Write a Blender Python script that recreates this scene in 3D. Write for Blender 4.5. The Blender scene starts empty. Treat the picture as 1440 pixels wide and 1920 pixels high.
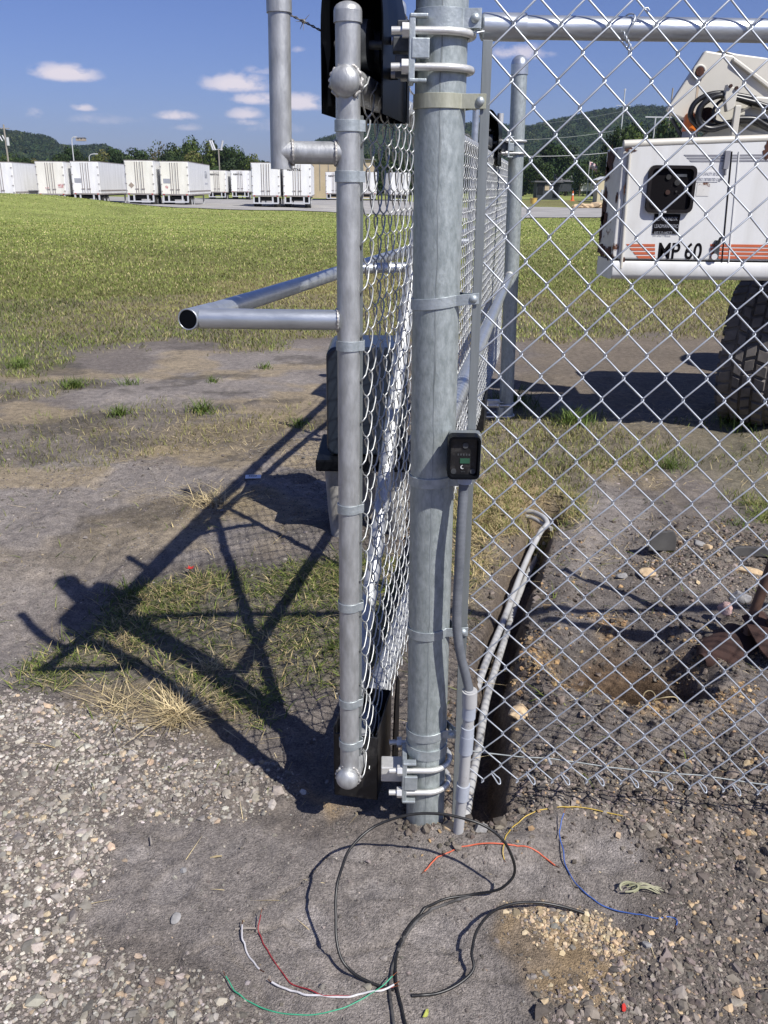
import bpy, math, random
import numpy as np
from mathutils import Vector, Matrix, noise as mnoise
random.seed(7); rng = np.random.default_rng(11)
C = bpy.context.scene.collection
PI = math.pi
# ------------------------------------------------------------------ camera model (measured once, used to survey positions)
F = 1620.; PT = math.atan(610 / F); RO = 0.01277; CH = 1.6
cp, sp, cr, sr = math.cos(PT), math.sin(PT), math.cos(RO), math.sin(RO)
RT = np.array((cr, sr*sp, sr*cp)); UP = np.array((-sr, cr*sp, cr*cp)); FW = np.array((0, cp, -sp))
def ray(x, y): return (x-720)/F*RT - (y-960)/F*UP + FW
def atY(x, y, Y):
    d = ray(x, y); t = Y/d[1]; return np.array((d[0]*t, Y, CH+d[2]*t))
def atz(x, y, z=0.):
    d = ray(x, y); t = (z-CH)/d[2]; return np.array((d[0]*t, d[1]*t, z))
def V(*a): return np.array(a, float)
GD = V(.1745, .9847, 0); GN = V(.9847, -.1745, 0); GO = V(-.08, 1.85, 0)      # gate line: direction, normal, near end
def gpt(s, z, off=0.): return GO + GD*s + GN*off + V(0, 0, z)

# ------------------------------------------------------------------ numpy value noise
def _h(ix, iy, seed):
    n = (ix*374761393 + iy*668265263 + seed*1442695041) & 0xffffffff
    n = ((n ^ (n >> 13))*1274126177) & 0xffffffff
    return ((n ^ (n >> 16)) & 0xffff)/65535.
def vnoise(x, y, seed=0):
    xi = np.floor(x).astype(np.int64); yi = np.floor(y).astype(np.int64); fx = x-xi; fy = y-yi
    fx = fx*fx*(3-2*fx); fy = fy*fy*(3-2*fy)
    a = _h(xi, yi, seed); b = _h(xi+1, yi, seed); c = _h(xi, yi+1, seed); d = _h(xi+1, yi+1, seed)
    return (a*(1-fx)+b*fx)*(1-fy) + (c*(1-fx)+d*fx)*fy
def fbm(x, y, sc, octv=4, seed=0):
    s = 0; a = .5
    for o in range(octv):
        s = s + a*(vnoise(x*sc+17.3*o, y*sc+5.1*o, seed+o)-.5); a *= .5; sc *= 2.07
    return s*2
def sstep(a, b, x):
    t = np.clip((x-a)/(b-a), 0, 1); return t*t*(3-2*t)

# ------------------------------------------------------------------ materials
def nodes(name):
    m = bpy.data.materials.new(name); m.use_nodes = True; nt = m.node_tree
    return m, nt, nt.nodes['Principled BSDF']
def N(nt, t, **k):
    n = nt.nodes.new(t)
    for a, b in k.items():
        if a.startswith('i_'):
            n.inputs[a[2:].replace('_', ' ')].default_value = b
        else: setattr(n, a, b)
    return n
def L(nt, a, b): nt.links.new(a, b)
def ramp(nt, fac, stops):
    r = nt.nodes.new('ShaderNodeValToRGB'); e = r.color_ramp.elements
    while len(e) < len(stops): e.new(.5)
    for i, (p, c) in enumerate(stops):
        e[i].position = p; e[i].color = (*c, 1) if len(c) == 3 else c
    L(nt, fac, r.inputs[0]); return r
def mat(name, c1, c2=None, rough=.5, metal=0., scale=20., stretch=(1, 1, 1), lo=.35, hi=.65, bump=0., bscale=None,
        rust=None, rust_lo=.62, rust_scale=3., rvar=0., detail=5., spec=.5, attr=None, rcol=(.12, .045, .02)):
    m, nt, P = nodes(name); c2 = c2 or tuple(v*.8 for v in c1)
    tc = N(nt, 'ShaderNodeTexCoord'); mp = N(nt, 'ShaderNodeMapping'); mp.inputs['Scale'].default_value = stretch
    L(nt, tc.outputs['Object'], mp.inputs[0])
    nz = N(nt, 'ShaderNodeTexNoise', i_Scale=scale, i_Detail=detail, i_Roughness=.62); L(nt, mp.outputs[0], nz.inputs['Vector'])
    r = ramp(nt, nz.outputs[0], ((lo, c1), (hi, c2))); col = r.outputs[0]
    if attr:
        a = N(nt, 'ShaderNodeAttribute', attribute_name=attr)
        mx = N(nt, 'ShaderNodeMix', data_type='RGBA', blend_type='MULTIPLY'); mx.inputs[0].default_value = 1
        L(nt, col, mx.inputs[6]); L(nt, a.outputs[0], mx.inputs[7]); col = mx.outputs[2]
    P.inputs['Roughness'].default_value = rough; P.inputs['Metallic'].default_value = metal
    P.inputs['Specular IOR Level'].default_value = spec
    if rust:
        n2 = N(nt, 'ShaderNodeTexNoise', i_Scale=rust_scale, i_Detail=8., i_Roughness=.7); L(nt, tc.outputs['Object'], n2.inputs['Vector'])
        rr = ramp(nt, n2.outputs[0], ((rust_lo, (0, 0, 0)), (rust_lo+.03, (1, 1, 1))))
        mx = N(nt, 'ShaderNodeMix', data_type='RGBA'); L(nt, rr.outputs[0], mx.inputs[0]); L(nt, col, mx.inputs[6])
        mx.inputs[7].default_value = (*rcol, 1); col = mx.outputs[2]
    L(nt, col, P.inputs['Base Color'])
    if rvar:
        mr = N(nt, 'ShaderNodeMapRange'); L(nt, nz.outputs[0], mr.inputs[0])
        mr.inputs['To Min'].default_value = rough-rvar; mr.inputs['To Max'].default_value = rough+rvar; L(nt, mr.outputs[0], P.inputs['Roughness'])
    if bump:
        n3 = N(nt, 'ShaderNodeTexNoise', i_Scale=bscale or scale*3, i_Detail=4.); L(nt, mp.outputs[0], n3.inputs['Vector'])
        b = N(nt, 'ShaderNodeBump', i_Strength=bump, i_Distance=.002); L(nt, n3.outputs[0], b.inputs['Height']); L(nt, b.outputs[0], P.inputs['Normal'])
    return m
M = {}
M['galv'] = mat('galvanised_steel', (.27, .305, .30), (.47, .51, .505), .5, .45, 90, (1, 1, .45), .30, .72, .35, 260, rvar=.12, detail=9)
M['galv_gate'] = mat('galvanised_gate_pipe', (.36, .365, .36), (.56, .57, .565), .48, .6, 60, (1, 1, .35), .3, .7, .25, 300, rvar=.12)
M['galv_rail'] = mat('galvanised_rail', (.45, .48, .50), (.62, .65, .67), .36, .75, 30, (.3, 1, 1), .3, .7, .15, 200, rvar=.1)
M['band'] = mat('galvanised_band', (.34, .38, .39), (.52, .56, .57), .5, .6, 50, (1, 1, 1), .3, .7, .3, 160)
M['band_old'] = mat('yellowed_band', (.36, .36, .27), (.52, .52, .42), .55, .45, 40, (1, 1, .4), .3, .7, .3, 160)
M['bar'] = mat('tension_bar_steel', (.20, .22, .22), (.30, .32, .32), .55, .55, 30, (1, 1, .1), .3, .7, .2, 200)
M['wire'] = mat('fence_wire', (.46, .49, .52), (.62, .65, .68), .48, .65, 12, lo=.3, hi=.7)
M['wire_dull'] = mat('gate_wire', (.40, .41, .40), (.56, .57, .56), .45, .7, 12, lo=.3, hi=.7)
M['ubolt'] = mat('zinc_bolt', (.60, .60, .57), (.72, .71, .68), .42, .5, 60, bump=.1)
M['weld'] = mat('weld_bead', (.34, .33, .31), (.55, .53, .5), .5, .5, 120, bump=.6, bscale=260, rust=1, rust_lo=.66, rust_scale=30)
M['black'] = mat('black_plastic', (.004, .0045, .006), (.007, .008, .010), .3, 0, 9, lo=.3, hi=.8, rvar=.05, spec=.08)
M['black'].node_tree.nodes['Principled BSDF'].inputs['IOR'].default_value = 1.22
M['black_dusty'] = mat('dusty_black_plastic', (.012, .012, .013), (.07, .066, .062), .35, 0, 30, lo=.52, hi=.8, rvar=.12)
M['dark_metal'] = mat('dark_bracket_steel', (.05, .055, .06), (.12, .125, .13), .5, .5, 30)
M['seam'] = mat('seam_stain', (.17, .19, .19), (.34, .37, .37), .7, .3, 14, (1, 1, .5), .35, .62)
M['rust'] = mat('rusty_steel', (.020, .009, .007), (.060, .028, .020), .9, .0, 14, lo=.3, hi=.7, bump=.6, bscale=60)
M['barb'] = mat('barbed_wire_steel', (.16, .15, .14), (.32, .31, .30), .55, .6, 60)
M['pvc'] = mat('grey_conduit', (.36, .36, .355), (.46, .46, .455), .5, 0, 8, lo=.3, hi=.7, rust=1, rust_lo=.60, rust_scale=17, rcol=(.27, .25, .225))  # grey-brown blotches in the colour also imitate shadows of the mesh
M['pvc_coupling'] = mat('conduit_coupling', (.34, .37, .42), (.42, .45, .50), .45, 0, 14)
M['flex'] = mat('flexible_conduit', (.11, .12, .135), (.16, .17, .185), .5, 0, 30)
M['cable'] = mat('black_cable', (.008, .008, .008), (.02, .019, .018), .4, 0, 30)
M['cable_dusty'] = mat('dusty_cable', (.03, .028, .027), (.10, .095, .09), .75, 0, 40)
for k, c in dict(white=(.62, .6, .6), red=(.32, .035, .04), green=(.05, .34, .19), yellow=(.6, .42, .08), orange=(.62, .13, .06), blue=(.06, .13, .4)).items():
    M['w_'+k] = mat(k+'_insulation', c, tuple(v*.7 for v in c), .45, 0, 40)
M['truck'] = mat('white_truck_paint', (.70, .70, .68), (.56, .55, .51), .42, 0, 7, (1, 1, .22), lo=.42, hi=.8, detail=9, rvar=.08, rust=1, rust_lo=.675, rust_scale=3.6)
M['truck_rusty'] = mat('rusting_white_paint', (.68, .67, .63), (.56, .54, .5), .45, 0, 6, lo=.35, hi=.75, rust=1, rust_lo=.56, rust_scale=3.4)
M['cream'] = mat('cream_boom_paint', (.60, .575, .50), (.52, .49, .42), .45, 0, 4, lo=.3, hi=.8, detail=9, rust=1, rust_lo=.72, rust_scale=3.)
M['tyre'] = mat('tyre_rubber', (.08, .073, .068), (.17, .152, .138), .85, 0, 9, lo=.3, hi=.75, bump=.3, bscale=60)
M['orange_stripe'] = mat('orange_stripe', (.56, .13, .05), (.46, .11, .045), .5, 0, 6)
M['grey_stripe'] = mat('grey_stripe', (.20, .20, .22), (.26, .26, .28), .5, 0, 6)
M['ink'] = mat('black_lettering', (.006, .005, .006), None, .6, spec=.1)
M['amber'] = mat('amber_lens', (.62, .16, .02), (.5, .12, .02), .3)
M['hose'] = mat('hydraulic_hose', (.008, .008, .008), (.018, .018, .018), .35, 0, 20)
M['trailer'] = mat('trailer_white', (.80, .80, .79), (.60, .60, .58), .5, 0, 1.6, (1, 1, .18), lo=.4, hi=.8, detail=7)
M['trailer_cream'] = mat('trailer_cream', (.78, .765, .68), (.60, .58, .50), .5, 0, 1.6, (1, 1, .18), lo=.4, hi=.8, detail=7)
M['copper'] = mat('copper_strand', (.55, .22, .10), (.4, .15, .07), .35, 1., 40)
M['trailer_trim'] = mat('trailer_trim', (.36, .33, .31), (.25, .22, .2), .6, .2, 1.5)
M['chassis'] = mat('chassis_black', (.012, .012, .012), (.03, .028, .026), .7)
M['decal'] = mat('grey_decal', (.26, .27, .30), (.34, .35, .38), .6)
M['op_cover'] = mat('blue_black_cover', (.012, .017, .026), (.022, .03, .043), .3, 0, 5, lo=.3, hi=.7, rvar=.08)
M['op_post'] = mat('weathered_concrete_post', (.42, .40, .36), (.20, .19, .17), .85, 0, 14, (1, 1, .5), .35, .68, .5, 60)
M['stone'] = mat('crushed_stone', (1, 1, 1), (.72, .70, .68), .85, 0, 70, lo=.3, hi=.7, attr='Col', bump=.4, bscale=160, spec=.25)
M['grass'] = mat('grass_blades', (1, 1, 1), (.85, .85, .85), .6, 0, 1, attr='Col', spec=.2)
M['leaf'] = mat('tree_leaves', (1, 1, 1), (.6, .62, .6), .7, 0, .35, lo=.3, hi=.7, attr='Col', spec=.15)
M['bark'] = mat('bark', (.09, .07, .05), (.16, .13, .1), .9, 0, 6)
M['tan_wall'] = mat('tan_siding', (.50, .40, .28), (.44, .35, .24), .7, 0, .8)
M['shed_wall'] = mat('cream_shed_wall', (.62, .54, .36), (.54, .47, .31), .75, 0, 1)
M['roof'] = mat('grey_shingles', (.10, .10, .11), (.14, .14, .15), .8, 0, 2)
M['dark_wall'] = mat('dark_painted_wall', (.022, .027, .034), (.035, .04, .048), .7, 0, 2)
M['white'] = mat('white_paint', (.75, .75, .74), None, .5, 0, 2)
M['wood_pole'] = mat('weathered_wood_pole', (.24, .21, .18), (.34, .31, .27), .85, 0, 3, (1, 1, .2))
M['lamp_grey'] = mat('pale_lamp_metal', (.62, .63, .64), None, .5, .2)
M['plastic_yellow'] = mat('yellow_plastic', (.62, .42, .10), None, .5)
M['plastic_orange'] = mat('orange_plastic', (.72, .17, .05), None, .5)
M['flag'] = mat('flag_cloth', (.45, .05, .06), (.65, .6, .6), .8, 0, 2.2, (1, 1, 6), .45, .5)
M['glass'] = mat('dark_glass', (.01, .012, .014), None, .08)
M['tan_rock'] = mat('tan_limestone', (.46, .33, .19), (.60, .46, .29), .9, 0, 30, bump=.8, bscale=70)
M['grey_rock'] = mat('grey_stone', (.20, .195, .19), (.32, .31, .30), .85, 0, 30, bump=.8, bscale=70)
M['pink_rock'] = mat('pinkish_brick_chunk', (.36, .22, .19), (.52, .38, .35), .85, 0, 30, bump=.8, bscale=70)
M['paper'] = mat('white_paper', (.8, .8, .8), None, .6)
M['leaf_red'] = mat('red_leaf', (.5, .03, .02), None, .6)
M['leaf_yellow'] = mat('yellow_green_leaf', (.38, .40, .08), None, .6)
M['straw'] = mat('dry_straw', (.42, .34, .19), (.3, .24, .13), .8, 0, 10)
M['dead_leaf'] = mat('dry_plant', (.26, .26, .15), (.36, .34, .24), .8, 0, 20)
M['display'] = mat('green_display', (.03, .10, .06), None, .3)
M['dark_stone'] = mat('dark_slab', (.055, .052, .05), (.10, .096, .09), .85, 0, 9, bump=.3)
M['dark_wood'] = mat('old_brown_handle', (.075, .040, .028), (.13, .075, .055), .6, 0, 5, (1, 1, .15))
M['rubber'] = mat('window_rubber', (.010, .008, .008), (.018, .015, .015), .5, 0, 20, spec=.2)
M['rust_deep'] = mat('deep_rust', (.035, .012, .008), (.11, .042, .022), .9, 0, 22, lo=.35, hi=.7, bump=.6, bscale=90)
M['rust_stain'] = mat('rust_stain', (.42, .32, .20), (.55, .46, .36), .6, 0, 9, (3, 1, .4))
M['lot'] = mat('gravel_lot', (.38, .365, .34), (.27, .26, .245), .95, 0, .35, lo=.35, hi=.7, detail=10, spec=.1)
M['tail_red'] = mat('tail_lamp', (.4, .02, .02), None, .4)
M['decal_pale'] = mat('faded_decal', (.55, .56, .60), None, .6)
M['placard'] = mat('tan_placard', (.34, .28, .22), None, .6)
M['placard_red'] = mat('red_placard', (.45, .16, .14), (.6, .5, .48), .6, 0, 7, lo=.45, hi=.55)
M['hill'] = mat('wooded_slope', (.022, .040, .016), (.04, .06, .022), .95, 0, .02, spec=.05)

# ------------------------------------------------------------------ mesh builder
class MB:
    def __init__(s): s.v = []; s.f = []; s.n = 0; s.sm = []; s.mi = []
    def add(s, v, f, smooth=False, mi=0):
        v = np.asarray(v, float).reshape(-1, 3); s.v.append(v)
        for q in f: s.f.append(tuple(int(i)+s.n for i in q))
        s.sm += [smooth]*len(f); s.mi += [mi]*len(f); s.n += len(v); return s
    def box(s, c, d, R=None, mi=0):
        x, y, z = [k/2 for k in d]
        v = np.array([(-x,-y,-z),(x,-y,-z),(x,y,-z),(-x,y,-z),(-x,-y,z),(x,-y,z),(x,y,z),(-x,y,z)])
        if R is not None: v = v@np.array(R).T
        return s.add(v+np.array(c), [(0,3,2,1),(4,5,6,7),(0,1,5,4),(1,2,6,5),(2,3,7,6),(3,0,4,7)], False, mi)
    def tube(s, pts, r, n=12, caps=True, smooth=True, mi=0, closed=False):
        P = np.asarray(pts, float); k = len(P); r = np.broadcast_to(r, (k,))
        if closed: T = np.roll(P, -1, 0)-np.roll(P, 1, 0)
        else: T = np.gradient(P, axis=0)
        T /= np.linalg.norm(T, axis=1)[:, None]+1e-12
        a = V(0, 0, 1) if abs(T[0][2]) < .9 else V(1, 0, 0)
        u = np.cross(T[0], a); u /= np.linalg.norm(u); out = []
        ang = np.arange(n)*2*PI/n
        for i in range(k):
            u = u-T[i]*(u@T[i]); u /= np.linalg.norm(u)+1e-12; w = np.cross(T[i], u)
            out.append(P[i]+r[i]*(np.cos(ang)[:, None]*u+np.sin(ang)[:, None]*w))
        f = []
        for i in range(k if closed else k-1):
            j = (i+1) % k
            for q in range(n):
                p = (q+1) % n; f.append((i*n+q, i*n+p, j*n+p, j*n+q))
        s.add(np.concatenate(out), f, smooth, mi)
        if caps and not closed:
            s.add(out[0], [tuple(range(n))[::-1]], False, mi); s.add(out[-1], [tuple(range(n))], False, mi)
        return s
    def cyl(s, a, b, r, n=24, r2=None, caps=True, mi=0):
        return s.tube([a, b], [r, r if r2 is None else r2], n, caps, True, mi)
    def dome(s, c, r, axis=(0, 0, 1), n=20, h=1., rings=6, mi=0):
        ax = V(*axis); ax /= np.linalg.norm(ax)
        t = np.linspace(0, PI/2*.985, rings)
        return s.tube([np.array(c)+ax*(r*h*math.sin(q)) for q in t], [r*math.cos(q) for q in t], n, True, True, mi)
    def prism(s, pts, d, mi=0):         # pts: list of 3d points of a planar outline; d: extrude vector
        P = np.array(pts, float); k = len(P); v = np.concatenate([P, P+np.array(d)])
        f = [tuple(range(k))[::-1], tuple(range(k, 2*k))]+[(i, (i+1) % k, k+(i+1) % k, k+i) for i in range(k)]
        return s.add(v, f, False, mi)
    def grid(s, P, smooth=True, mi=0):     # P (a,b,3)
        a, b = P.shape[:2]; i = np.arange(a*b).reshape(a, b)
        f = np.stack([i[:-1, :-1], i[1:, :-1], i[1:, 1:], i[:-1, 1:]], -1).reshape(-1, 4)
        return s.add(P.reshape(-1, 3), f.tolist(), smooth, mi)
    def build(s, name, m, parent=None, bevel=0., seg=2):
        v = np.concatenate(s.v)
        if parent is not None: v = v-np.array(ROOT[parent.name])
        me = bpy.data.meshes.new(name); me.from_pydata(v.tolist(), [], s.f)
        for q in (m if isinstance(m, (list, tuple)) else [m]): me.materials.append(M[q] if isinstance(q, str) else q)
        me.polygons.foreach_set('use_smooth', s.sm); me.polygons.foreach_set('material_index', s.mi); me.update()
        o = bpy.data.objects.new(name, me); C.objects.link(o)
        if parent is not None: o.parent = parent; ROOT[o.name] = ROOT[parent.name]
        else: ROOT[o.name] = (0, 0, 0)
        if bevel:
            b = o.modifiers.new('bevel', 'BEVEL'); b.width = bevel; b.segments = seg; b.limit_method = 'ANGLE'; b.angle_limit = .6
        return o
ROOT = {}
def tag(o, label=None, cat=None, group=None, kind=None):
    if label: o['label'] = label
    if cat: o['category'] = cat
    if group: o['group'] = group
    if kind: o['kind'] = kind
    return o
def thing(name, label, cat, loc=(0, 0, 0), group=None):
    o = bpy.data.objects.new(name, None); C.objects.link(o); o.location = [float(k) for k in loc]; ROOT[o.name] = tuple(float(k) for k in loc)
    o.empty_display_size = .1
    return tag(o, label, cat, group)
def copy_tree(o, loc=None, rz=None, sc=None, parent=None):
    c = o.copy(); C.objects.link(c); ROOT[c.name] = ROOT.get(o.name, (0, 0, 0))
    if parent is not None: c.parent = parent
    for ch in [q for q in list(bpy.data.objects) if q.parent == o]: copy_tree(ch, parent=c)
    if loc is not None: c.location = [float(k) for k in loc]
    if rz is not None: c.rotation_euler.z = rz
    if sc is not None: c.scale = (sc,)*3 if np.isscalar(sc) else sc
    return c
def fast_mesh(name, v, quads, mats, col=None, smooth=False, facecol=None, parent=None):
    """v (n,3) verts, quads (m,3|4) index array, col (n,3) per-vertex or facecol (m,3)"""
    me = bpy.data.meshes.new(name); n = len(v); q = np.asarray(quads, np.int32); m, k = q.shape
    me.vertices.add(n); me.vertices.foreach_set('co', np.asarray(v, np.float32).ravel())
    me.loops.add(m*k); me.loops.foreach_set('vertex_index', q.ravel())
    me.polygons.add(m); me.polygons.foreach_set('loop_start', np.arange(m, dtype=np.int32)*k)
    try: me.polygons.foreach_set('loop_total', np.full(m, k, np.int32))
    except Exception: pass
    me.polygons.foreach_set('use_smooth', np.full(m, smooth))
    me.update(calc_edges=True)
    if col is not None:
        a = me.color_attributes.new('Col', 'FLOAT_COLOR', 'POINT')
        a.data.foreach_set('color', np.concatenate([col, np.ones((n, 1))], 1).astype(np.float32).ravel())
    for mm in mats: me.materials.append(M[mm] if isinstance(mm, str) else mm)
    o = bpy.data.objects.new(name, me); C.objects.link(o); ROOT[o.name] = (0, 0, 0)
    if parent is not None: o.parent = parent; ROOT[o.name] = ROOT[parent.name]
    return o
def spline(pts, per=8, closed=False):
    P = np.array(pts, float); out = []; k = len(P)
    for i in range(k if closed else k-1):
        if closed: p0, p1, p2, p3 = P[i-1], P[i], P[(i+1) % k], P[(i+2) % k]
        else: p0, p1, p2, p3 = P[max(i-1, 0)], P[i], P[i+1], P[min(i+2, k-1)]
        for t in np.arange(per)/per:
            out.append(.5*((2*p1)+(-p0+p2)*t+(2*p0-5*p1+4*p2-p3)*t*t+(-p0+3*p1-3*p2+p3)*t**3))
    if not closed: out.append(P[-1])
    return np.array(out)

# ------------------------------------------------------------------ terrain
def poly_w(px): return np.array([atz(x, y)[:2] for x, y in px])
def sdf(X, Y, P):          # signed distance, negative inside
    d = np.full(X.shape, 1e9); inside = np.zeros(X.shape, bool); k = len(P)
    for i in range(k):
        ax, ay = P[i]; bx, by = P[(i+1) % k]; ex, ey = bx-ax, by-ay
        t = np.clip(((X-ax)*ex+(Y-ay)*ey)/(ex*ex+ey*ey+1e-12), 0, 1)
        d = np.minimum(d, np.hypot(X-ax-t*ex, Y-ay-t*ey))
        c = ((ay > Y) != (by > Y)) & (X < (bx-ax)*(Y-ay)/(by-ay+1e-12)+ax); inside ^= c
    return np.where(inside, -d, d)
def line_d(X, Y, P):
    d = np.full(np.shape(X), 1e9); tt = np.zeros(np.shape(X))
    for i in range(len(P)-1):
        ax, ay = P[i]; bx, by = P[i+1]; ex, ey = bx-ax, by-ay
        t = np.clip(((X-ax)*ex+(Y-ay)*ey)/(ex*ex+ey*ey), 0, 1); q = np.hypot(X-ax-t*ex, Y-ay-t*ey)
        tt = np.where(q < d, i+t, tt); d = np.minimum(d, q)
    return d, tt
HOLE = (.87, 2.655); HC = atz(1228, 1288)[:2]
PADS = [(atz(x_, y_)[:2], a_, b_, c_) for x_, y_, a_, b_, c_ in ((588, 1742, .055, .085, .5), (812, 1745, .085, .06, -.4), (705, 1668, .07, .035, .1), (432, 1588, .022, .05, -.6), (1135, 1605, .10, .06, .2), (330, 1660, .07, .05, .9), (660, 1600, .06, .03, 0), (1000, 1640, .05, .04, .7), (250, 1600, .05, .035, .2))]
def pads(X, Y):
    m = np.zeros(np.shape(X)); rim = m.copy()
    for (c, a, b, th) in PADS:
        u = (X-c[0])*math.cos(th)+(Y-c[1])*math.sin(th); v = -(X-c[0])*math.sin(th)+(Y-c[1])*math.cos(th)
        d = np.hypot(u/a, v/b)+.22*fbm(X, Y, 14, 3, 63); m = np.maximum(m, 1-sstep(.93, 1.0, d)); rim = np.maximum(rim, np.exp(-((d-1.08)/.07)**2))
    return m, rim
def height(X, Y, fine=True):
    X = np.asarray(X, float); Y = np.asarray(Y, float); R = np.hypot(X, Y)
    z = fbm(X, Y, .9, 3, 3)*.03*sstep(.3, 2, R)
    z = z + fbm(X, Y, .05, 3, 9)*.35*sstep(12, 45, R)
    z = z - .12*np.exp(-((X+1.45)**2+(Y-3.15)**2)/.35)
    z = z - .42*sstep(18, 76, Y)*(1-sstep(4, 16, X)*.62)
    z = z + 1.15*sstep(-14, -27, X)*np.exp(-((Y-64)/13.)**2)
    z = z + .35*sstep(98, 130, Y)*sstep(2, 14, X)
    z = z + .10*np.exp(-((X-1.55)**2/.25+(Y-3.35)**2/.5)) + .035*np.exp(-((X-.62)**2/.05+(Y-2.2)**2/.12))
    if fine:
        near = 1-sstep(5, 9, R); G, A, B, S = zones(X, Y)
        rough = near*(1-.6*B)
        z = z + fbm(X, Y, 4.5, 3, 23)*.035*near*sstep(.25, .5, X)*sstep(1.8, 2.1, Y) + fbm(X, Y, 9, 3, 21)*.012*rough + fbm(X, Y, 34, 3, 31)*.006*rough
        cl = np.clip(vnoise(X*26, Y*26, 77)-.55, 0, 1)*.045*sstep(-.1, .35, fbm(X, Y, 1.4, 2, 5)+.35*sstep(.2, .5, X)*(Y > 1.7))
        z = z + cl*rough*near + np.clip(fbm(X, Y, 6, 3, 79), 0, 1)*.035*sstep(3.3, 4.2, Y)*(1-sstep(7, 9, Y))*(1-G)
        z = z + (.010*fbm(X, Y, 4.2, 3, 41)-.010*sstep(.03, .0, np.abs(fbm(X, Y, 3.0, 3, 44)))+.010*np.maximum(0, fbm(X, Y, 18, 3, 47)))*B*near
        pm, prm = pads(X, Y); z = z+(-.005*pm+.0035*prm)*near
        d, tt = line_d(X, Y, TR); w = .042+.036*fbm(X, Y, 5, 4, 51)+.006*sstep(2.2, .4, tt)
        w = w*np.where(tt > 7.3, 1.5, 1)
        z = z - .17*sstep(w+.045, w-.03, d)*(1+.25*fbm(X, Y, 9, 3, 53)) + .03*np.exp(-((d-.19)/.06)**2)*near
        dh = np.hypot((X-HOLE[0])/1.15, Y-HOLE[1])+.045*fbm(X, Y, 7, 3, 61)
        z = z - .12*sstep(.30, .17, dh) - .42*sstep(.185, .13, np.hypot((X-HC[0]+.01)/1.15, Y-HC[1]-.02)+.03*fbm(X, Y, 9, 2, 67)) + .03*np.exp(-((dh-.3)/.09)**2)
    return z
ZP = dict(
  grass=[[(-600, 715), (60, 700), (190, 660), (330, 632), (420, 668), (500, 655), (560, 640), (620, 630), (700, 640), (900, 640), (1340, 628), (1900, 640), (2400, 470), (2600, 420), (3000, 385), (-1500, 370), (-1500, 420)],
         [(-500, 745), (40, 735), (170, 715), (190, 730), (60, 755), (-500, 790)],
         [(60, 1235), (120, 1140), (160, 1085), (250, 1070), (420, 1062), (600, 1040), (690, 1050), (760, 1100), (745, 1230), (640, 1290), (560, 1285), (490, 1360), (300, 1310), (70, 1272)],
         [(870, 820), (960, 760), (1340, 790), (1900, 840), (1900, 1100), (1440, 985), (1300, 905), (1150, 880), (1080, 930), (1030, 985), (960, 1010), (900, 1180), (865, 1210), (840, 1100)],
         [(-300, 800), (20, 790), (300, 755), (560, 760), (600, 800), (430, 850), (250, 870), (60, 890), (-200, 980)]],
  gravel=[[(-700, 1290), (60, 1290), (180, 1330), (420, 1395), (560, 1480), (480, 1540), (210, 1530), (190, 1640), (130, 1745), (330, 1810), (450, 1860), (520, 1960), (520, 2300), (-700, 2300)],
          [(1150, 1445), (1800, 1400), (2000, 2300), (1060, 2300), (1050, 1900), (1180, 1760), (1265, 1690), (1240, 1600), (1120, 1520)],
          [(930, 1400), (1150, 1420), (1250, 1440), (1100, 1520), (960, 1500)],
          [(1200, 1010), (1290, 985), (1700, 1000), (1700, 1180), (1380, 1190), (1230, 1110)]],
  powder=[[(200, 1545), (480, 1530), (620, 1570), (760, 1540), (900, 1565), (1010, 1530), (1150, 1550), (1240, 1640), (1160, 1715), (960, 1690), (900, 1730), (1000, 1870), (980, 1960), (520, 1950), (440, 1850), (320, 1790), (140, 1740), (200, 1640)],
          [(-400, 860), (200, 860), (420, 850), (560, 810), (640, 830), (620, 1040), (330, 1060), (160, 1080), (60, 1230), (-60, 1285), (-600, 1285)],
          [(50, 735), (330, 670), (640, 640), (640, 720), (420, 760), (150, 770)],
          [(960, 1130), (1200, 1150), (1100, 1215), (980, 1200)], [(1140, 895), (1240, 930), (1250, 1010), (1150, 1100), (1000, 1120), (1020, 1000), (1080, 930)]],
  tan=[[(950, 1700), (1130, 1715), (1210, 1790), (1120, 1900), (1000, 1850), (930, 1760)], [(1030, 1235), (1110, 1240), (1130, 1300), (1040, 1300)],
       [(900, 905), (990, 880), (990, 960), (900, 940)], [(1180, 1330), (1320, 1280), (1290, 1340), (1200, 1370)], [(560, 1470), (680, 1500), (620, 1540)]],
  straw=[[(120, 1270), (300, 1250), (380, 1290), (470, 1340), (420, 1400), (250, 1370), (120, 1330)], [(170, 1170), (260, 1150), (300, 1200), (240, 1240), (170, 1230)],
         [(330, 930), (480, 925), (500, 960), (360, 970)], [(420, 1200), (490, 1210), (490, 1260), (400, 1250)], [(860, 890), (1010, 870), (1060, 960), (980, 1050), (900, 1180), (850, 1150)],
         [(1060, 880), (1240, 860), (1290, 960), (1160, 910)], [(300, 800), (560, 770), (540, 840), (380, 860), (200, 870)]],
  mulch=[[(975, 640), (1340, 622), (1900, 650), (1900, 780), (1345, 790), (960, 745)]])
TRP = [(903, 1500), (908, 1462), (910, 1400), (921, 1300), (932, 1230), (953, 1150), (982, 1070), (1008, 1005), (1022, 965)]
TR = [tuple(atz(x_, y_)[:2]) for x_, y_ in TRP]
ZW = {k: [poly_w(p) for p in v] for k, v in ZP.items()}
ZWT = dict(grass=[1, .6, .8, 1, .3])
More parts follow.
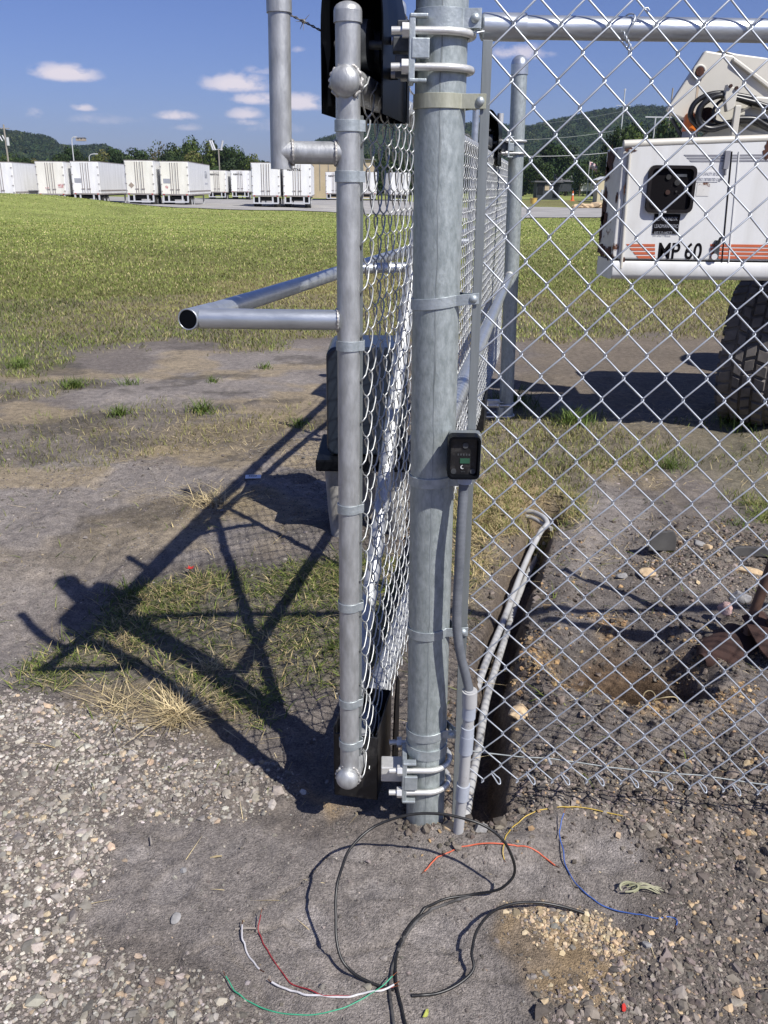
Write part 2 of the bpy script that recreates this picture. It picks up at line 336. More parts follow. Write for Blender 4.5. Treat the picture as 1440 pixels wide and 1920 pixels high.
def zone1(X, Y, k, soft=.05, nz=.12):
    R = np.hypot(X, Y); wob = fbm(X, Y, 2.2, 4, 7)*nz*np.clip(R/3, .5, 3); d = np.full(X.shape, 1e9)
    s = soft*np.clip(R/3, .6, 4); out = np.zeros(X.shape)
    for i, P in enumerate(ZW[k]): out = np.maximum(out, (1-sstep(-s, s, sdf(X, Y, P)+wob))*(ZWT[k][i] if k in ZWT else 1))
    return out
def zones(X, Y):
    sh = X.shape; x = X.ravel(); y = Y.ravel(); G = np.zeros(x.shape); A = G.copy(); B = G.copy(); S = G.copy()
    nr = (np.hypot(x, y) < 26); G[~nr] = 1.
    if nr.any():
        a, b = x[nr], y[nr]
        g = zone1(a, b, 'grass', .08, .2); s = zone1(a, b, 'straw', .06); v = zone1(a, b, 'gravel', .11, .2); p = zone1(a, b, 'powder', .09, .2)*(1-g)
        G[nr] = g; A[nr] = v; B[nr] = p; S[nr] = s
    return [q.reshape(sh) for q in (G, A, B, S)]
def axis(segs):
    out = [segs[0][0]]
    for a, b, s0, s1 in segs:          # step varies geometrically from s0 to s1
        x = a
        while x < b-1e-6:
            t = (x-a)/(b-a); st = s0*(s1/s0)**t; x = min(x+st, b)
            out.append(x)
    return np.array(out)
xr = axis([(0, 1.5, .0095, .012), (1.5, 4, .012, .08), (4, 60, .08, 3), (60, 2500, 3, 220)])
xs = np.concatenate([-xr[:0:-1], xr])
ys = np.concatenate([axis([(-40, 1.0, 4, .03)]), axis([(1.0, 3.4, .0095, .0105), (3.4, 7, .0105, .05), (7, 110, .05, 2.2), (110, 3500, 2.2, 260)])[1:]])
GX, GY = np.meshgrid(xs, ys, indexing='ij')
GZ = height(GX, GY)
Gm, Am, Bm, Sm = zones(GX, GY); Rr = np.hypot(GX, GY)
Tm = zone1(GX.ravel(), GY.ravel(), 'tan', .05, .1).reshape(GX.shape)*(Rr < 20)
Mm = zone1(GX.ravel(), GY.ravel(), 'mulch', .1, .3).reshape(GX.shape)*(Rr < 20)
dirt = V(.185, .164, .150); powder = V(.265, .240, .224); dry = V(.27, .215, .14); green = V(.145, .145, .055); tan = V(.40, .29, .165); grav = V(.22, .192, .168)
col = np.broadcast_to(dirt, GX.shape+(3,)).copy()
def mixc(col, c, m): return col*(1-m[..., None])+c*m[..., None]
col = mixc(col, powder, Bm*.9)
col = mixc(col, V(.28, .255, .24), Bm*sstep(.22, .30, fbm(GX, GY, 3.1, 3, 81))*.8)
col = mixc(col, grav, Am*.5)
gn = fbm(GX, GY, .35, 4, 91); gg = green*(1+.35*gn[..., None])
gg = mixc(gg, V(.25, .20, .11), .7*sstep(.0, .4, fbm(GX, GY, .16, 4, 95)+.35*fbm(GX, GY, 1.7, 2, 96)))
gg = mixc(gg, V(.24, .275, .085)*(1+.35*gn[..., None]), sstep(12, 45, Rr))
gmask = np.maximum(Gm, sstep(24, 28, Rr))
midz = sstep(3.2, 4.2, GY)*(1-sstep(8, 11, GY))*(GX < .6)
col = mixc(col, V(.31, .255, .175), midz*sstep(.02, .28, fbm(GX*.8, GY*1.1, 1.9, 4, 501))*.8)
col = mixc(col, V(.085, .077, .070), midz*sstep(.12, .32, fbm(GX*.9, GY*1.2, 2.6, 4, 511))*.6)
col = mixc(col, V(.105, .095, .088), (Rr < 5)*sstep(.12, .36, fbm(GX, GY, 2.6, 4, 521))*(1-Bm*.5)*.3)
Gnear = gmask*np.where(Rr < 14, .30+.70*sstep(5, 20, Rr), 1)
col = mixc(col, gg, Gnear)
col = mixc(col, V(.21, .165, .10), Mm*.35); col = mixc(col, V(.26, .21, .13), Sm*(1-Am)*.5*(Rr < 20)); col = mixc(col, tan, Tm*.75*(.5+.5*sstep(-.1, .2, fbm(GX, GY, 12, 2, 33))))
pm_, _ = pads(GX, GY); col = mixc(col, V(.31, .285, .272), pm_*(Rr < 5)*.75)
trench_d, _ = line_d(GX, GY, TR); col = mixc(col, V(.16, .128, .10), (1-sstep(.05, .13, trench_d))*(Rr < 9)*.8)  # browner, slightly darker soil in and along the trench
dhh = np.hypot(GX-HOLE[0], GY-HOLE[1]); col = mixc(col, V(.15, .10, .062), (1-sstep(.17, .25, dhh))*.85)
hd_ = np.hypot(GX-HC[0], GY-HC[1]-.03); col = mixc(col, V(.05, .034, .024), (1-sstep(.14, .19, hd_))*.9)  # shade in the deep part of the hole, put into the soil colour
ta = sstep(.2, .26, dhh)*(1-sstep(.28, .42, dhh))*sstep(-.1, .3, fbm(GX, GY, 8, 2, 71)); col = mixc(col, V(.34, .24, .14), ta*.7)
col = mixc(col, V(.13, .10, .06), sstep(96, 105, GY)*sstep(6, 14, GX)*(1-sstep(128, 134, GY))*.6)   # bare verge beyond the lot
idx = np.arange(GX.size).reshape(GX.shape)
quads = np.stack([idx[:-1, :-1], idx[1:, :-1], idx[1:, 1:], idx[:-1, 1:]], -1).reshape(-1, 4)
def ground_mat():
    m, nt, P = nodes('soil_and_turf'); a = N(nt, 'ShaderNodeAttribute', attribute_name='Col'); tc = N(nt, 'ShaderNodeTexCoord')
    def nz(sc, det=6, ro=.65): n = N(nt, 'ShaderNodeTexNoise', i_Scale=sc, i_Detail=float(det), i_Roughness=ro); L(nt, tc.outputs['Object'], n.inputs['Vector']); return n
    c = a.outputs[0]
    for sc, lo, hi, va, vb in ((1.3, .3, .7, .82, 1.15), (22., .3, .7, .68, 1.3), (150., .28, .72, .45, 1.6)):
        r = ramp(nt, nz(sc).outputs[0], ((lo, (va,)*3), (hi, (vb, vb*.99, vb*.97))))
        mx = N(nt, 'ShaderNodeMix', data_type='RGBA', blend_type='MULTIPLY'); mx.inputs[0].default_value = 1; L(nt, c, mx.inputs[6]); L(nt, r.outputs[0], mx.inputs[7]); c = mx.outputs[2]
    L(nt, c, P.inputs['Base Color']); P.inputs['Roughness'].default_value = .95; P.inputs['Specular IOR Level'].default_value = .15
    n1 = nz(38, 8, .72); n2 = nz(260, 3, .6); ad = N(nt, 'ShaderNodeMath', operation='ADD'); L(nt, n1.outputs[0], ad.inputs[0]); L(nt, n2.outputs[0], ad.inputs[1])
    b = N(nt, 'ShaderNodeBump', i_Strength=.9, i_Distance=.010); L(nt, ad.outputs[0], b.inputs['Height']); L(nt, b.outputs[0], P.inputs['Normal']); return m
M['ground'] = ground_mat()
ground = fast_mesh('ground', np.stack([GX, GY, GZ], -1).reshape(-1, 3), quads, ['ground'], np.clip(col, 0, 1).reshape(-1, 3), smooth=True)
tag(ground, kind='structure')
def H(x, y): return float(height(np.array([x]), np.array([y]))[0])
def Hs(x, y): return float(height(np.array([x]), np.array([y]), False)[0])
# ------------------------------------------------------------------ chain link fabric
def chainlink(O, D, Nn, u0, nw, ztop, nz, w, h, r, shear=0., sag=None, sides=6, wob=.0015, seed=0, d=None):
    D = np.array(D, float); Nn = np.array(Nn, float); rg = np.random.default_rng(seed); d = d or r*1.15
    K = np.arange(nw); pts = []
    for j in range(nz):
        right = (K+1+j) % 2 == 0; c = np.where(right, K+1, K); sg = np.where(right, 1., -1.)
        uc = u0+c*w/2; z = np.full(nw, ztop-j*h/2)
        du = wob*(vnoise(c*.7, np.full(nw, j*.7), seed+1)-.5)*2; dz_ = wob*(vnoise(c*.7, np.full(nw, j*.7), seed+5)-.5)*2
        dep = sg*d   # arriving on one face, leaving on the other
        kk = ((-sg*r*1.5, r*2.9, -dep), (sg*r*1.1, r*1.1, -dep*.35), (sg*r*1.1, -r*1.1, dep*.35), (-sg*r*1.5, -r*2.9, dep)) if d < .004 else ((-sg*w*.22, h*.22, -dep), (-sg*w*.07, h*.075, -dep*.8), (sg*r, h*.02, -dep*.3), (sg*r, -h*.02, dep*.3), (-sg*w*.07, -h*.075, dep*.8), (-sg*w*.22, -h*.22, dep))
        for (uu, zz, dd) in kk:
            u = uc+uu+du; zt = z+zz+dz_; un = (u-u0)
            zt = zt+(sag(un, zt) if sag else 0)
            u = u+shear*(ztop-zt)
            pts.append(O+np.outer(u, D)+np.outer(dd, Nn)+np.outer(zt, (0, 0, 1)))
    P = np.stack(pts, 1)            # (nw, np, 3)
    T = np.gradient(P, axis=1); T /= np.linalg.norm(T, axis=2, keepdims=True)
    A = Nn[None, None, :]; U = A-T*(T@Nn)[..., None]; U /= np.linalg.norm(U, axis=2, keepdims=True); W = np.cross(T, U)
    ang = (np.arange(sides)+.5)*2*PI/sides
    Vv = P[:, :, None, :]+r*(np.cos(ang)[:, None]*U[:, :, None, :]+np.sin(ang)[:, None]*W[:, :, None, :])
    n, k = P.shape[:2]; idx = np.arange(n*k*sides).reshape(n, k, sides); nx = np.roll(idx, -1, 2)
    q = np.stack([idx[:, :-1], nx[:, :-1], nx[:, 1:], idx[:, 1:]], -1).reshape(-1, 4)
    return Vv.reshape(-1, 3), q
def fabric(name, parent, m, *a, **k):
    v, q = chainlink(*a, **k); v = v-np.array(ROOT[parent.name])
    return fast_mesh(name, v, q, [m], smooth=True, parent=parent)
def strip(mb, path, z, h, t, tilt=None):
    """flat steel strip following an XY path; path (k,2) centre line"""
    P = np.array(path, float); T = np.gradient(P, axis=0); T /= np.linalg.norm(T, axis=1)[:, None]; nn = np.stack([T[:, 1], -T[:, 0]], 1)
    zz = np.full(len(P), z) if tilt is None else z+np.array(tilt)
    a = P+nn*t/2; b = P-nn*t/2; k = len(P); v = []
    for q, s in ((a, 1), (a, -1), (b, -1), (b, 1)): v.append(np.column_stack([q, zz+s*h/2]))
    v = np.stack(v, 1).reshape(-1, 3); f = []
    for i in range(k-1):
        for e in range(4): f.append((i*4+e, i*4+(e+1) % 4, i*4+4+(e+1) % 4, i*4+4+e))
    f += [(0, 3, 2, 1), ((k-1)*4, (k-1)*4+1, (k-1)*4+2, (k-1)*4+3)]
    mb.add(v, f, False); return mb
# ------------------------------------------------------------------ support post
PB = V(.1215, 1.897, 0); LEAN = -.0114; PR = .0508
def pc(z): return V(PB[0]+LEAN*z, PB[1], z)
post = thing('gate_post', 'thick galvanised gate post nearest the viewer, with the black card reader on it', 'post', PB)
mb = MB(); zz = np.linspace(-.35, 2.5, 12); mb.tube([pc(z) for z in zz], PR, 48); mb.build('pipe', 'galv', post)
mb = MB()
for a0, a1 in ((0.02, 2.45),):
    zs = np.linspace(a0, a1, 90); ang = -PI/2-.05
    wob_ = [.0012*math.sin(z*31)+.0008*math.sin(z*83) for z in zs]; wid = [.0008+.0013*max(0, math.sin(z*9)*math.sin(z*23+1)) for z in zs]
    Pq = np.array([[pc(z)+V(math.cos(ang+(wb+s*wd)/PR)*(PR+.0006), math.sin(ang+(wb+s*wd)/PR)*(PR+.0006), 0) for s in (-1, 1)] for z, wb, wd in zip(zs, wob_, wid)])
    mb.grid(Pq)
mb.build('weld_seam', 'seam', post)
def brace_band(parent, c, R, ear, z, h=.0225, m='band', tiltv=0., bolt=True, name='brace_band', ang0=.22):
    """pressed steel band round a post with two ears pointing to +X"""
    t = .0028; Rr_ = R+t/2+.0004
    an = np.linspace(-.72, -2*PI+ang0, 40); arc = [(c[0]+Rr_*math.cos(a), c[1]+Rr_*math.sin(a)) for a in an]
    yf = arc[0][1]; yb = arc[-1][1]
    eo = -.030; ends = [(c[0]+ear, c[1]+eo-.0075), (c[0]+R+.014, c[1]+eo-.0075)]
    path = ends+arc+[(c[0]+R+.018, c[1]+eo+.0080), (c[0]+ear, c[1]+eo+.0075)]
    path = spline(path, 2); tl = (path[:, 0]-c[0])*tiltv
    b = MB(); strip(b, path, z, h, t, tl); o = b.build(name, m, parent, .0006, 1)
    if bolt:
        b = MB(); cb = V(c[0]+ear-.012, c[1]+eo-.0075-t/2, z+tiltv*(ear-.012)); b.dome(cb, .0088, (0, -1, 0), 16, .75); b.cyl(cb, cb+V(0, .032, 0), .0045, 10)
        b.build('carriage_bolt', 'band', o)
    return o
def zat(x, y, Y=1.86): return float(atY(x, y, Y)[2])
for px, py, m, ti, lb in ((900, 190, 'band_old', 0, 1), (887, 569, 'band', .12, 0), (872, 905, 'band', .06, 0), (868, 1190, 'band', .1, 0), (846, 1381, 'band', .1, 0)):
    e = atY(px, py, 1.86); c = pc(e[2]); o = brace_band(post, c, PR, e[0]-c[0]+.012, e[2], m=m, tiltv=ti, h=.023 if not lb else .027)
    if lb: o['label'] = 'yellowed band with a round bolt head'
e = atY(891, 34, 1.86); c = pc(e[2]); brace_band(post, c, PR, e[0]-c[0]+.012, e[2], h=.034, name='rail_end_band')
b = MB(); z = zat(800, 1412); c = pc(z); an = np.linspace(0, 2*PI, 41); strip(b, [(c[0]+(PR+.0018)*math.cos(a), c[1]+(PR+.0018)*math.sin(a)) for a in an], z, .028, .003); b.build('collar', 'band', post)

def clamp(parent, c, R, z1, z2, reach=-.085, m='ubolt', sc=1.):
    """bracket plate on the -X side of a post held by two U bolts, arm running to -X"""
    br = .0085*sc
    b = MB(); xp = c[0]-R-.008*sc
    b.box((xp, c[1]-.026, (z1+z2)/2), (.012*sc, .085*sc, abs(z1-z2)+.052*sc)); 
    b.box((xp+.016*sc, c[1]-.066*sc, (z1+z2)/2), (.034*sc, .009*sc, abs(z1-z2)-.026*sc))
    b.box((xp+.012*sc, c[1]-.060*sc, z1+.024*sc), (.034*sc, .02, .007*sc)); b.box((xp+.012*sc, c[1]-.060*sc, z2-.024*sc), (.034*sc, .02, .007*sc))
    pl = b.build('bracket_plate', 'band', parent, .002)
    for z in (z1, z2):
        rr = R+br+.001; an = np.linspace(-PI/2, PI/2, 22)
        path = [V(c[0]+reach, c[1]-rr, z-.001)]+[V(c[0]+x, c[1]-rr, z) for x in (-.05*sc, -.02*sc)]+[V(c[0]+rr*math.cos(a), c[1]+rr*math.sin(a), z) for a in an]+[V(c[0]-.02*sc, c[1]+rr, z), V(c[0]+reach, c[1]+rr, z-.001)]
        b = MB(); b.tube(path, br*.85, 14); ub = b.build('u_bolt', m, parent)
        for s in (-1, 1):
            b = MB(); x = xp-.006*sc; b.tube([V(x-.013*sc, c[1]+s*rr, z), V(x, c[1]+s*rr, z)], .0145*sc, 6, smooth=False); b.build('nut', m, ub, .001, 1)
    return pl
c = pc(1.85); clamp(post, c, PR, zat(828, 58, 1.84), zat(826, 126, 1.84), -.098)
c = pc(.12); clamp(post, c, PR, zat(798, 1446, 1.835), zat(798, 1487, 1.835), -.098)

# far post with its own clamps
FB = atz(948, 785); fpost = thing('gate_post', 'dome capped galvanised post farther back at the far end of the gate', 'post', FB)
ftop = atY(975, 108, FB[1])
def fc(z): return FB+V((ftop[0]-FB[0])*z/ftop[2], 0, z)
mb = MB(); mb.tube([fc(z) for z in (-.3, .5, 1.2, 1.9, ftop[2]-.02)], .0508, 32); mb.build('pipe', 'galv', fpost)
mb = MB(); mb.cyl(fc(ftop[2]-.10), fc(ftop[2]-.04), .056, 32); mb.dome(fc(ftop[2]-.04), .056, (0, 0, 1), 28, 1.); mb.build('dome_cap', 'galv_rail', fpost)
clamp(fpost, fc(1.85), .0508, atY(970, 265, FB[1])[2], atY(970, 288, FB[1])[2], -.16)
clamp(fpost, fc(.12), .0508, atY(940, 757, FB[1])[2], atY(940, 778, FB[1])[2], -.16)
# horizontal brace pipe between the two posts
brz = 1.03; wl = fc(brz)-V(.02, .055, 0); st = pc(1.08)+V(.03, .062, 0)
brace = MB().cyl(wl, st, .024, 24); br_o = brace.build('brace_pipe', 'galv_rail'); tag(br_o, 'straight galvanised pipe bracing the two big posts behind the fence mesh', 'pipe')
mb = MB(); mb.dome(wl+V(0, .01, 0), .032, (-.1, -1, 0), 16, .5); mb.build('weld_bead', 'weld', fpost)

# ------------------------------------------------------------------ near fence panel
fence = thing('chain_link_fence', 'silver diamond mesh fence panel between the thick post and the right edge', 'fence', (.19, 1.9, 0))
u0 = .278-.0452*2; sagf = lambda u, z: np.where(z < .6, -(.6-z)/.45*.055*sstep(.3, 1.2, u), 0)
fabric('chain_link_mesh', fence, 'wire', V(0, 1.868, 0), V(1, 0, 0), V(0, -1, 0), u0, 66, 1.894+.0968*1.5, 40, .0904, .0968, .0020, shear=.018, sag=sagf, seed=3)
# knuckled loops along the bottom edge
for k in range(0, 33):
    u = .278+.0904*k+.018*1.745; s_ = float(sagf(np.array(u-u0), np.array(.151))); z0 = .151+s_
    P3 = [V(u-.022, 1.869, z0+.022), V(u-.012, 1.866, z0+.008), V(u-.002, 1.863, z0-.007), V(u+.004, 1.867, z0-.008), V(u+.002, 1.871, z0+.003), V(u-.008, 1.872, z0+.012), V(u-.020, 1.871, z0+.026)]
    kb = MB(); kb.tube(spline(P3, 3), .002, 6); kb.build('knuckle', 'wire', fence)
b = MB()
for s_, t_ in ((1.99, .09),):
    A = V(.187, 1.867, 1.865); Bz = V(.1905+.01, 1.868, .02); b.prism([A+V(-.0095, -.0025, 0), A+V(.0095, -.0025, 0), Bz+V(.0095, -.0025, 0), Bz+V(-.0095, -.0025, 0)], (0, .005, 0))
b.build('tension_bar', 'bar', fence, .0008, 1)
rz = float(atY(1000, 52, 1.9)[2]); b = MB(); b.cyl(V(.20, 1.897, rz), V(3.3, 1.897, rz-.004), .0212, 32); b.build('top_rail', 'galv_rail', fence)
b = MB(); b.cyl(V(.180, 1.897, rz), V(.262, 1.897, rz), .0248, 32); b.dome(V(.180, 1.897, rz), .0248, (-1, 0, 0), 24, .35)
b.prism([V(.178, 1.893, rz+.014), V(.178, 1.893, rz-.012), V(.135, 1.893, rz-.008), V(.135, 1.893, rz+.010)], (0, .008, 0)); b.build('rail_end_cup', 'galv_rail', fence, .001)
b = MB(); xs_ = np.linspace(.2, 3.3, 40)
b.tube([V(x, 1.874+.002*math.sin(x*31), .236-.125*(x-.255)+.02*(x-.25)**2*.5+.003*math.sin(x*17)) for x in xs_], .0019, 8); b.build('bottom_tension_wire', 'bar', fence)
for x in (.46, 1.35, 2.3):
    b = MB(); an = np.linspace(.3, 2*PI-.1, 18); P3 = [V(x+.006*math.sin(a*2), 1.897-(.0245)*math.cos(a)-.004, rz+.0245*math.sin(a)) for a in an]
    P3 += [V(x+.02, 1.865, rz+.03), V(x+.03, 1.866, rz+.026)]; b.tube(spline(P3, 2), .0017, 6); b.build('tie_wire', 'wire', fence)
b = MB()
for x, z in ((.412, 1.968), (.455, 1.865)):
    t_ = np.linspace(0, 1, 26); b.tube([V(x+.03*(t-.5)*.7, 1.868+.0045*math.cos(t*28), z-.03*(t-.5)+.0045*math.sin(t*28)) for t in t_], .0014, 5)
b.build('tie_wire', 'wire', fence)
b = MB(); b.tube([V(.255, 1.90, rz+.01), V(.20, 1.885, rz-.006), V(.15, 1.862, rz-.018)], .0017, 6); b.build('tie_wire', 'wire', fence)
# bright hog rings / wraps on the bottom wire
for x in (.437, 1.3):
    b = MB(); z = .236-.125*(x-.255); b.cyl(V(x-.005, 1.872, z+.008), V(x+.004, 1.869, z-.010), .0042, 8); b.build('hog_ring', 'wire', fence)

# ------------------------------------------------------------------ sliding gate
gate = thing('sliding_gate', 'tall chain link gate panel of grey pipe running away behind the thick post', 'gate', GO)
GL = 6.4; TZ = 1.787; BZ = .185
b = MB(); b.tube([gpt(0, z) for z in (.165, .6, 1.2, 1.905)], .0241, 32); ep = b.build('end_upright', 'galv_gate', gate)
b = MB(); b.cyl(gpt(0, 1.888), gpt(0, 1.908), .0270, 28); b.dome(gpt(0, 1.908), .0268, (0, 0, 1), 24, .62); b.build('dome_cap', 'galv_gate', gate)
b = MB(); b.cyl(gpt(-.012, TZ), gpt(GL, TZ), .030, 32); b.build('top_rail', 'galv_gate', gate)
b = MB(); b.cyl(gpt(-.012, BZ), gpt(GL, BZ), .030, 32); b.build('bottom_rail', 'galv_gate', gate)
for z in (TZ, BZ):
    b = MB(); b.cyl(gpt(-.03, z), gpt(-.010, z), .0285, 28); b.dome(gpt(-.030, z), .0285, -GD, 28, .62, 8); b.build('rail_end_cap', 'galv_gate', gate)
    b = MB(); an = np.linspace(0, 2*PI, 60); U = GN
    b.tube([gpt(-.017+.002*math.sin(a*9), z+(.0305+.0012*math.sin(a*13+z))*math.sin(a))+U*(.0305+.0012*math.sin(a*17))*math.cos(a) for a in an], [.0032+.0011*math.sin(a*19) for a in an], 8); b.build('weld_bead', 'weld', gate)
for py in (235, 331, 650, 957, 1141, 1322, 1400):
    z = float(atY(655, py, 1.83)[2]); Rb = .0241; t = .0022; b = MB(); an = np.linspace(-.5, -2*PI+.9, 36); c = gpt(0, z)
    path = [(c[0]+.034*GN[0]+GD[0]*.0, c[1]-.006)]+[(c[0]+(Rb+t/2+.0005)*math.cos(a), c[1]+(Rb+t/2+.0005)*math.sin(a)) for a in an]
    path.append((c[0]+.034, c[1]+.004)); strip(b, path, z, .021, t); b.build('tension_band', 'band', gate, .0005, 1)
b = MB(); A0 = gpt(.010, 1.73, .022); B0 = gpt(.010, .23, .022); b.prism([A0, A0+GD*.014, B0+GD*.014, B0], GN*.004); b.build('tension_bar', 'bar', gate)
for s in (.57, 1.36, 2.95, 4.55, 6.36):
    if s > 1: b = MB(); b.tube([gpt(s, z, -.002) for z in (BZ+.02, 1.0, TZ-.02)], .0165 if s < 6 else .0241, 20); b.build('upright', 'galv_gate', gate)
    if s < 6:
        top = 2.03 if s != 1.36 else 2.18
        b = MB(); b.cyl(gpt(s, TZ+.02), gpt(s, top-.02), .0172, 20); b.cyl(gpt(s, top-.045), gpt(s, top-.02), .0198, 20); b.dome(gpt(s, top-.02), .0198, (0, 0, 1), 20, .95); b.build('barb_upright', 'galv_rail', gate)
b = MB(); b.cyl(gpt(.05, BZ+.035, -.012), gpt(1.30, TZ-.03, -.012), .021, 24); b.build('diagonal_brace', 'galv_gate', gate)
fabric('chain_link_mesh', gate, 'wire_dull', GO+GN*.031, GD, GN, .0, 140, TZ-.01, 35, .0904, .0945, .0019, sides=5, wob=.003, seed=8, d=.0065)
# arm for barbed wire with its stub
aw = atY(527, 290, 1.85); ax_ = aw[0]
b = MB(); b.tube([V(ax_+.004*k, 1.85, z) for k, z in ((0, 1.63), (.5, 1.78), (1, 1.93), (1.5, 2.12))], .0212, 28); b.build('barb_arm', 'galv_gate', gate)
b = MB(); b.cyl(V(ax_+.004, 1.85, 1.903), V(ax_+.004, 1.85, 1.94), .0240, 28); b.build('coupling', 'galv_gate', gate); b = MB(); b.dome(V(ax_+.006, 1.85, 2.12), .024, (0, 0, 1), 24, .8); b.build('dome_cap', 'galv_gate', gate)
b = MB(); b.cyl(V(ax_, 1.85, 1.661), GO+V(0, 0, 1.661), .0212, 28); sb = b.build('arm_stub', 'galv_gate', gate)
for x, rr in ((ax_+.0225, .0212), (GO[0]-.026, .0212)):
    b = MB(); an = np.linspace(0, 2*PI, 50); b.tube([V(x+.003*abs(math.cos(a)), 1.85+(rr+.001)*math.cos(a), 1.661+(rr+.001)*math.sin(a)) for a in an], [.0026+.0009*math.sin(a*17) for a in an], 8); b.build('weld_bead', 'weld', sb)
# sideways triangular stiffener
LZ = 1.335; tip = V(-.405, 1.85, LZ); farp = gpt(6.3, LZ); tdir = (farp-tip)/np.linalg.norm(farp-tip)
b = MB(); b.cyl(tip+V(.012, 0, 0), GO+V(-.018, 0, LZ), .0212, 32); l1 = b.build('side_strut', 'galv_rail', gate)
b = MB(); b.cyl(tip+V(-.010, -.016, 0), tip+tdir*.09, .0222, 32, caps=False); b.cyl(tip+tdir*.085, tip+tdir*.30, .0213, 32, caps=False)
b.cyl(tip+tdir*.30, farp, .0206, 24); l2 = b.build('side_chord', 'galv_rail', gate)
b = MB(); tb = tip+V(-.0105, -.017, 0); 
an = np.linspace(0, 2*PI, 40); side = np.cross(tdir, V(0, 0, 1)); b.tube([tb+side*.021*math.cos(a)+V(0, 0, .021*math.sin(a)) for a in an], .0017, 8); b.tube([tb+tdir*.012, tb+tdir*.001], .0205, 24); b.build('open_pipe_end', ['galv_rail'], l2)
b = MB(); b.cyl(tb-tdir*.0004, tb-tdir*.0012, .0192, 24); b.build('pipe_mouth', 'black', l2)
b = MB(); q = V(-.15, 3.07, LZ); b.cyl(tip+tdir*((3.07-1.85)/tdir[1]), gpt(1.36, LZ), .0175, 20); b.build('side_strut', 'galv_rail', gate)
for s in (2.95, 4.55):
    p_ = gpt(s, LZ); t_ = (p_[1]-1.85)/tdir[1]; b = MB(); b.cyl(tip+tdir*t_, p_, .0175, 20); b.build('side_strut', 'galv_rail', gate)
b = MB(); an = np.linspace(0, 2*PI, 50); b.tube([V(GO[0]-.0245+.003*abs(math.cos(a)), 1.85+.0225*math.cos(a), LZ+.0225*math.sin(a)) for a in an], [.0024+.0008*math.sin(a*17) for a in an], 8); b.build('weld_bead', 'weld', l1)
# barbed strands
def barbed(name, A, B, sagv, label, seed):
    rg = random.Random(seed); n = int(np.linalg.norm(B-A)/.012); t = np.linspace(0, 1, n); base = A+np.outer(t, B-A); base[:, 2] -= sagv*4*t*(1-t)
    base[:, 2] += .006*np.sin(t*np.linalg.norm(B-A)*9+seed); b = MB(); D = (B-A)/np.linalg.norm(B-A); s = np.cross(D, V(0, 0, 1)); ph = t*np.linalg.norm(B-A)*110
    for q in (0, PI): b.tube(base+.0016*(np.outer(np.cos(ph+q), s)+np.outer(np.sin(ph+q), V(0, 0, 1))), .0012, 5)
    for k in range(6, n-2, 10):
        p = base[k]
        for e in range(4):
            a = rg.uniform(0, 2*PI); dr = s*math.cos(a)+V(0, 0, math.sin(a))+D*rg.uniform(-.4, .4); b.tube([p-dr*.003, p+dr*.016], [.0011, .0004], 5)
        b.tube([p+.003*(s*math.cos(a)+V(0, 0, math.sin(a)))+D*(a-6)*.0007 for a in np.linspace(0, 12, 22)], .0011, 5)
    o = b.build(name, 'barb', gate); return o
barbed('barbed_wire', V(ax_+.02, 1.85, 1.897), gpt(.35, 1.90, -.06), .004, '', 1)
barbed('barbed_wire', gpt(.35, 1.90, -.06), gpt(.57, 1.985, -.02), .0, '', 2)
barbed('barbed_wire', gpt(.25, 2.07), gpt(.57, 1.99, .02), .0, '', 7)
barbed('barbed_wire', gpt(.57, 1.99, .02), gpt(1.36, 2.04), .03, '', 3)
barbed('barbed_wire', gpt(1.36, 2.04), gpt(2.95, 1.97), .05, '', 4)
barbed('barbed_wire', gpt(2.95, 1.97), gpt(4.55, 1.97), .05, '', 5)
barbed('barbed_wire', gpt(.45, 1.86), gpt(1.36, 1.87), .02, '', 6)
barbed('barbed_wire', gpt(1.36, 1.87), gpt(4.55, 1.87), .05, '', 9)

# ------------------------------------------------------------------ roller guards
def guard_up(s0, s1, near, label):
    w = .062; z0 = 1.735; zc = 1.885; t = .003
    g = thing('roller_guard', label, 'gate roller guard', gpt(s0, z0))
    prof = [(-w, z0), (-w, zc-.02)]+[(-w*math.cos(a), zc+.16*math.sin(a)) for a in np.linspace(0, PI, 24)]+[(w, zc-.02), (w, z0)]
    P2 = np.array(prof); outer = np.array([[gpt(s, z, o) for o, z in P2] for s in (s0, s1)])
    inn = [(-w+t, z0), (-w+t, zc-.02)]+[(-(w-t)*math.cos(a), zc+(.16-t)*math.sin(a)) for a in np.linspace(0, PI, 24)]+[(w-t, zc-.02), (w-t, z0)]
    inner = np.array([[gpt(s, z, o) for o, z in inn] for s in (s0, s1)])
    b = MB(); b.grid(outer[::-1]); b.grid(inner)
    for i in (0, 1):
        b.grid(np.stack([outer[i], inner[i]]) if i == 0 else np.stack([inner[i], outer[i]]), False)
    b.build('cover', 'black', g)
    b = MB(); P3 = [gpt(s1-.004, z, o) for o, z in inn]; b.prism(P3, GD*.003); b.build('back_plate', 'black', g)
    for s in (s0+.07, s1-.08):
        b = MB(); b.cyl(gpt(s, TZ+.078, -.022), gpt(s, TZ+.078, .022), .046, 28); b.cyl(gpt(s, TZ+.078, -.05), gpt(s, TZ+.078, .05), .009, 12); b.build('roller', 'dark_metal', g)
    b = MB(); b.cyl(gpt(s0+.11, TZ+.03, w), gpt(s0+.11, TZ+.03, w+.012), .012, 6); b.cyl(gpt(s0+.05, 1.86, -w), gpt(s0+.05, 1.86, -w-.010), .011, 12); b.build('bolt', 'black', g)
    return g, w
g1, w = guard_up(.035, .33, True, 'glossy black rounded roller guard over the near top of the gate')
b = MB()
pz = 1.855; cpx = pc(pz)
A = gpt(.17, pz, w); 
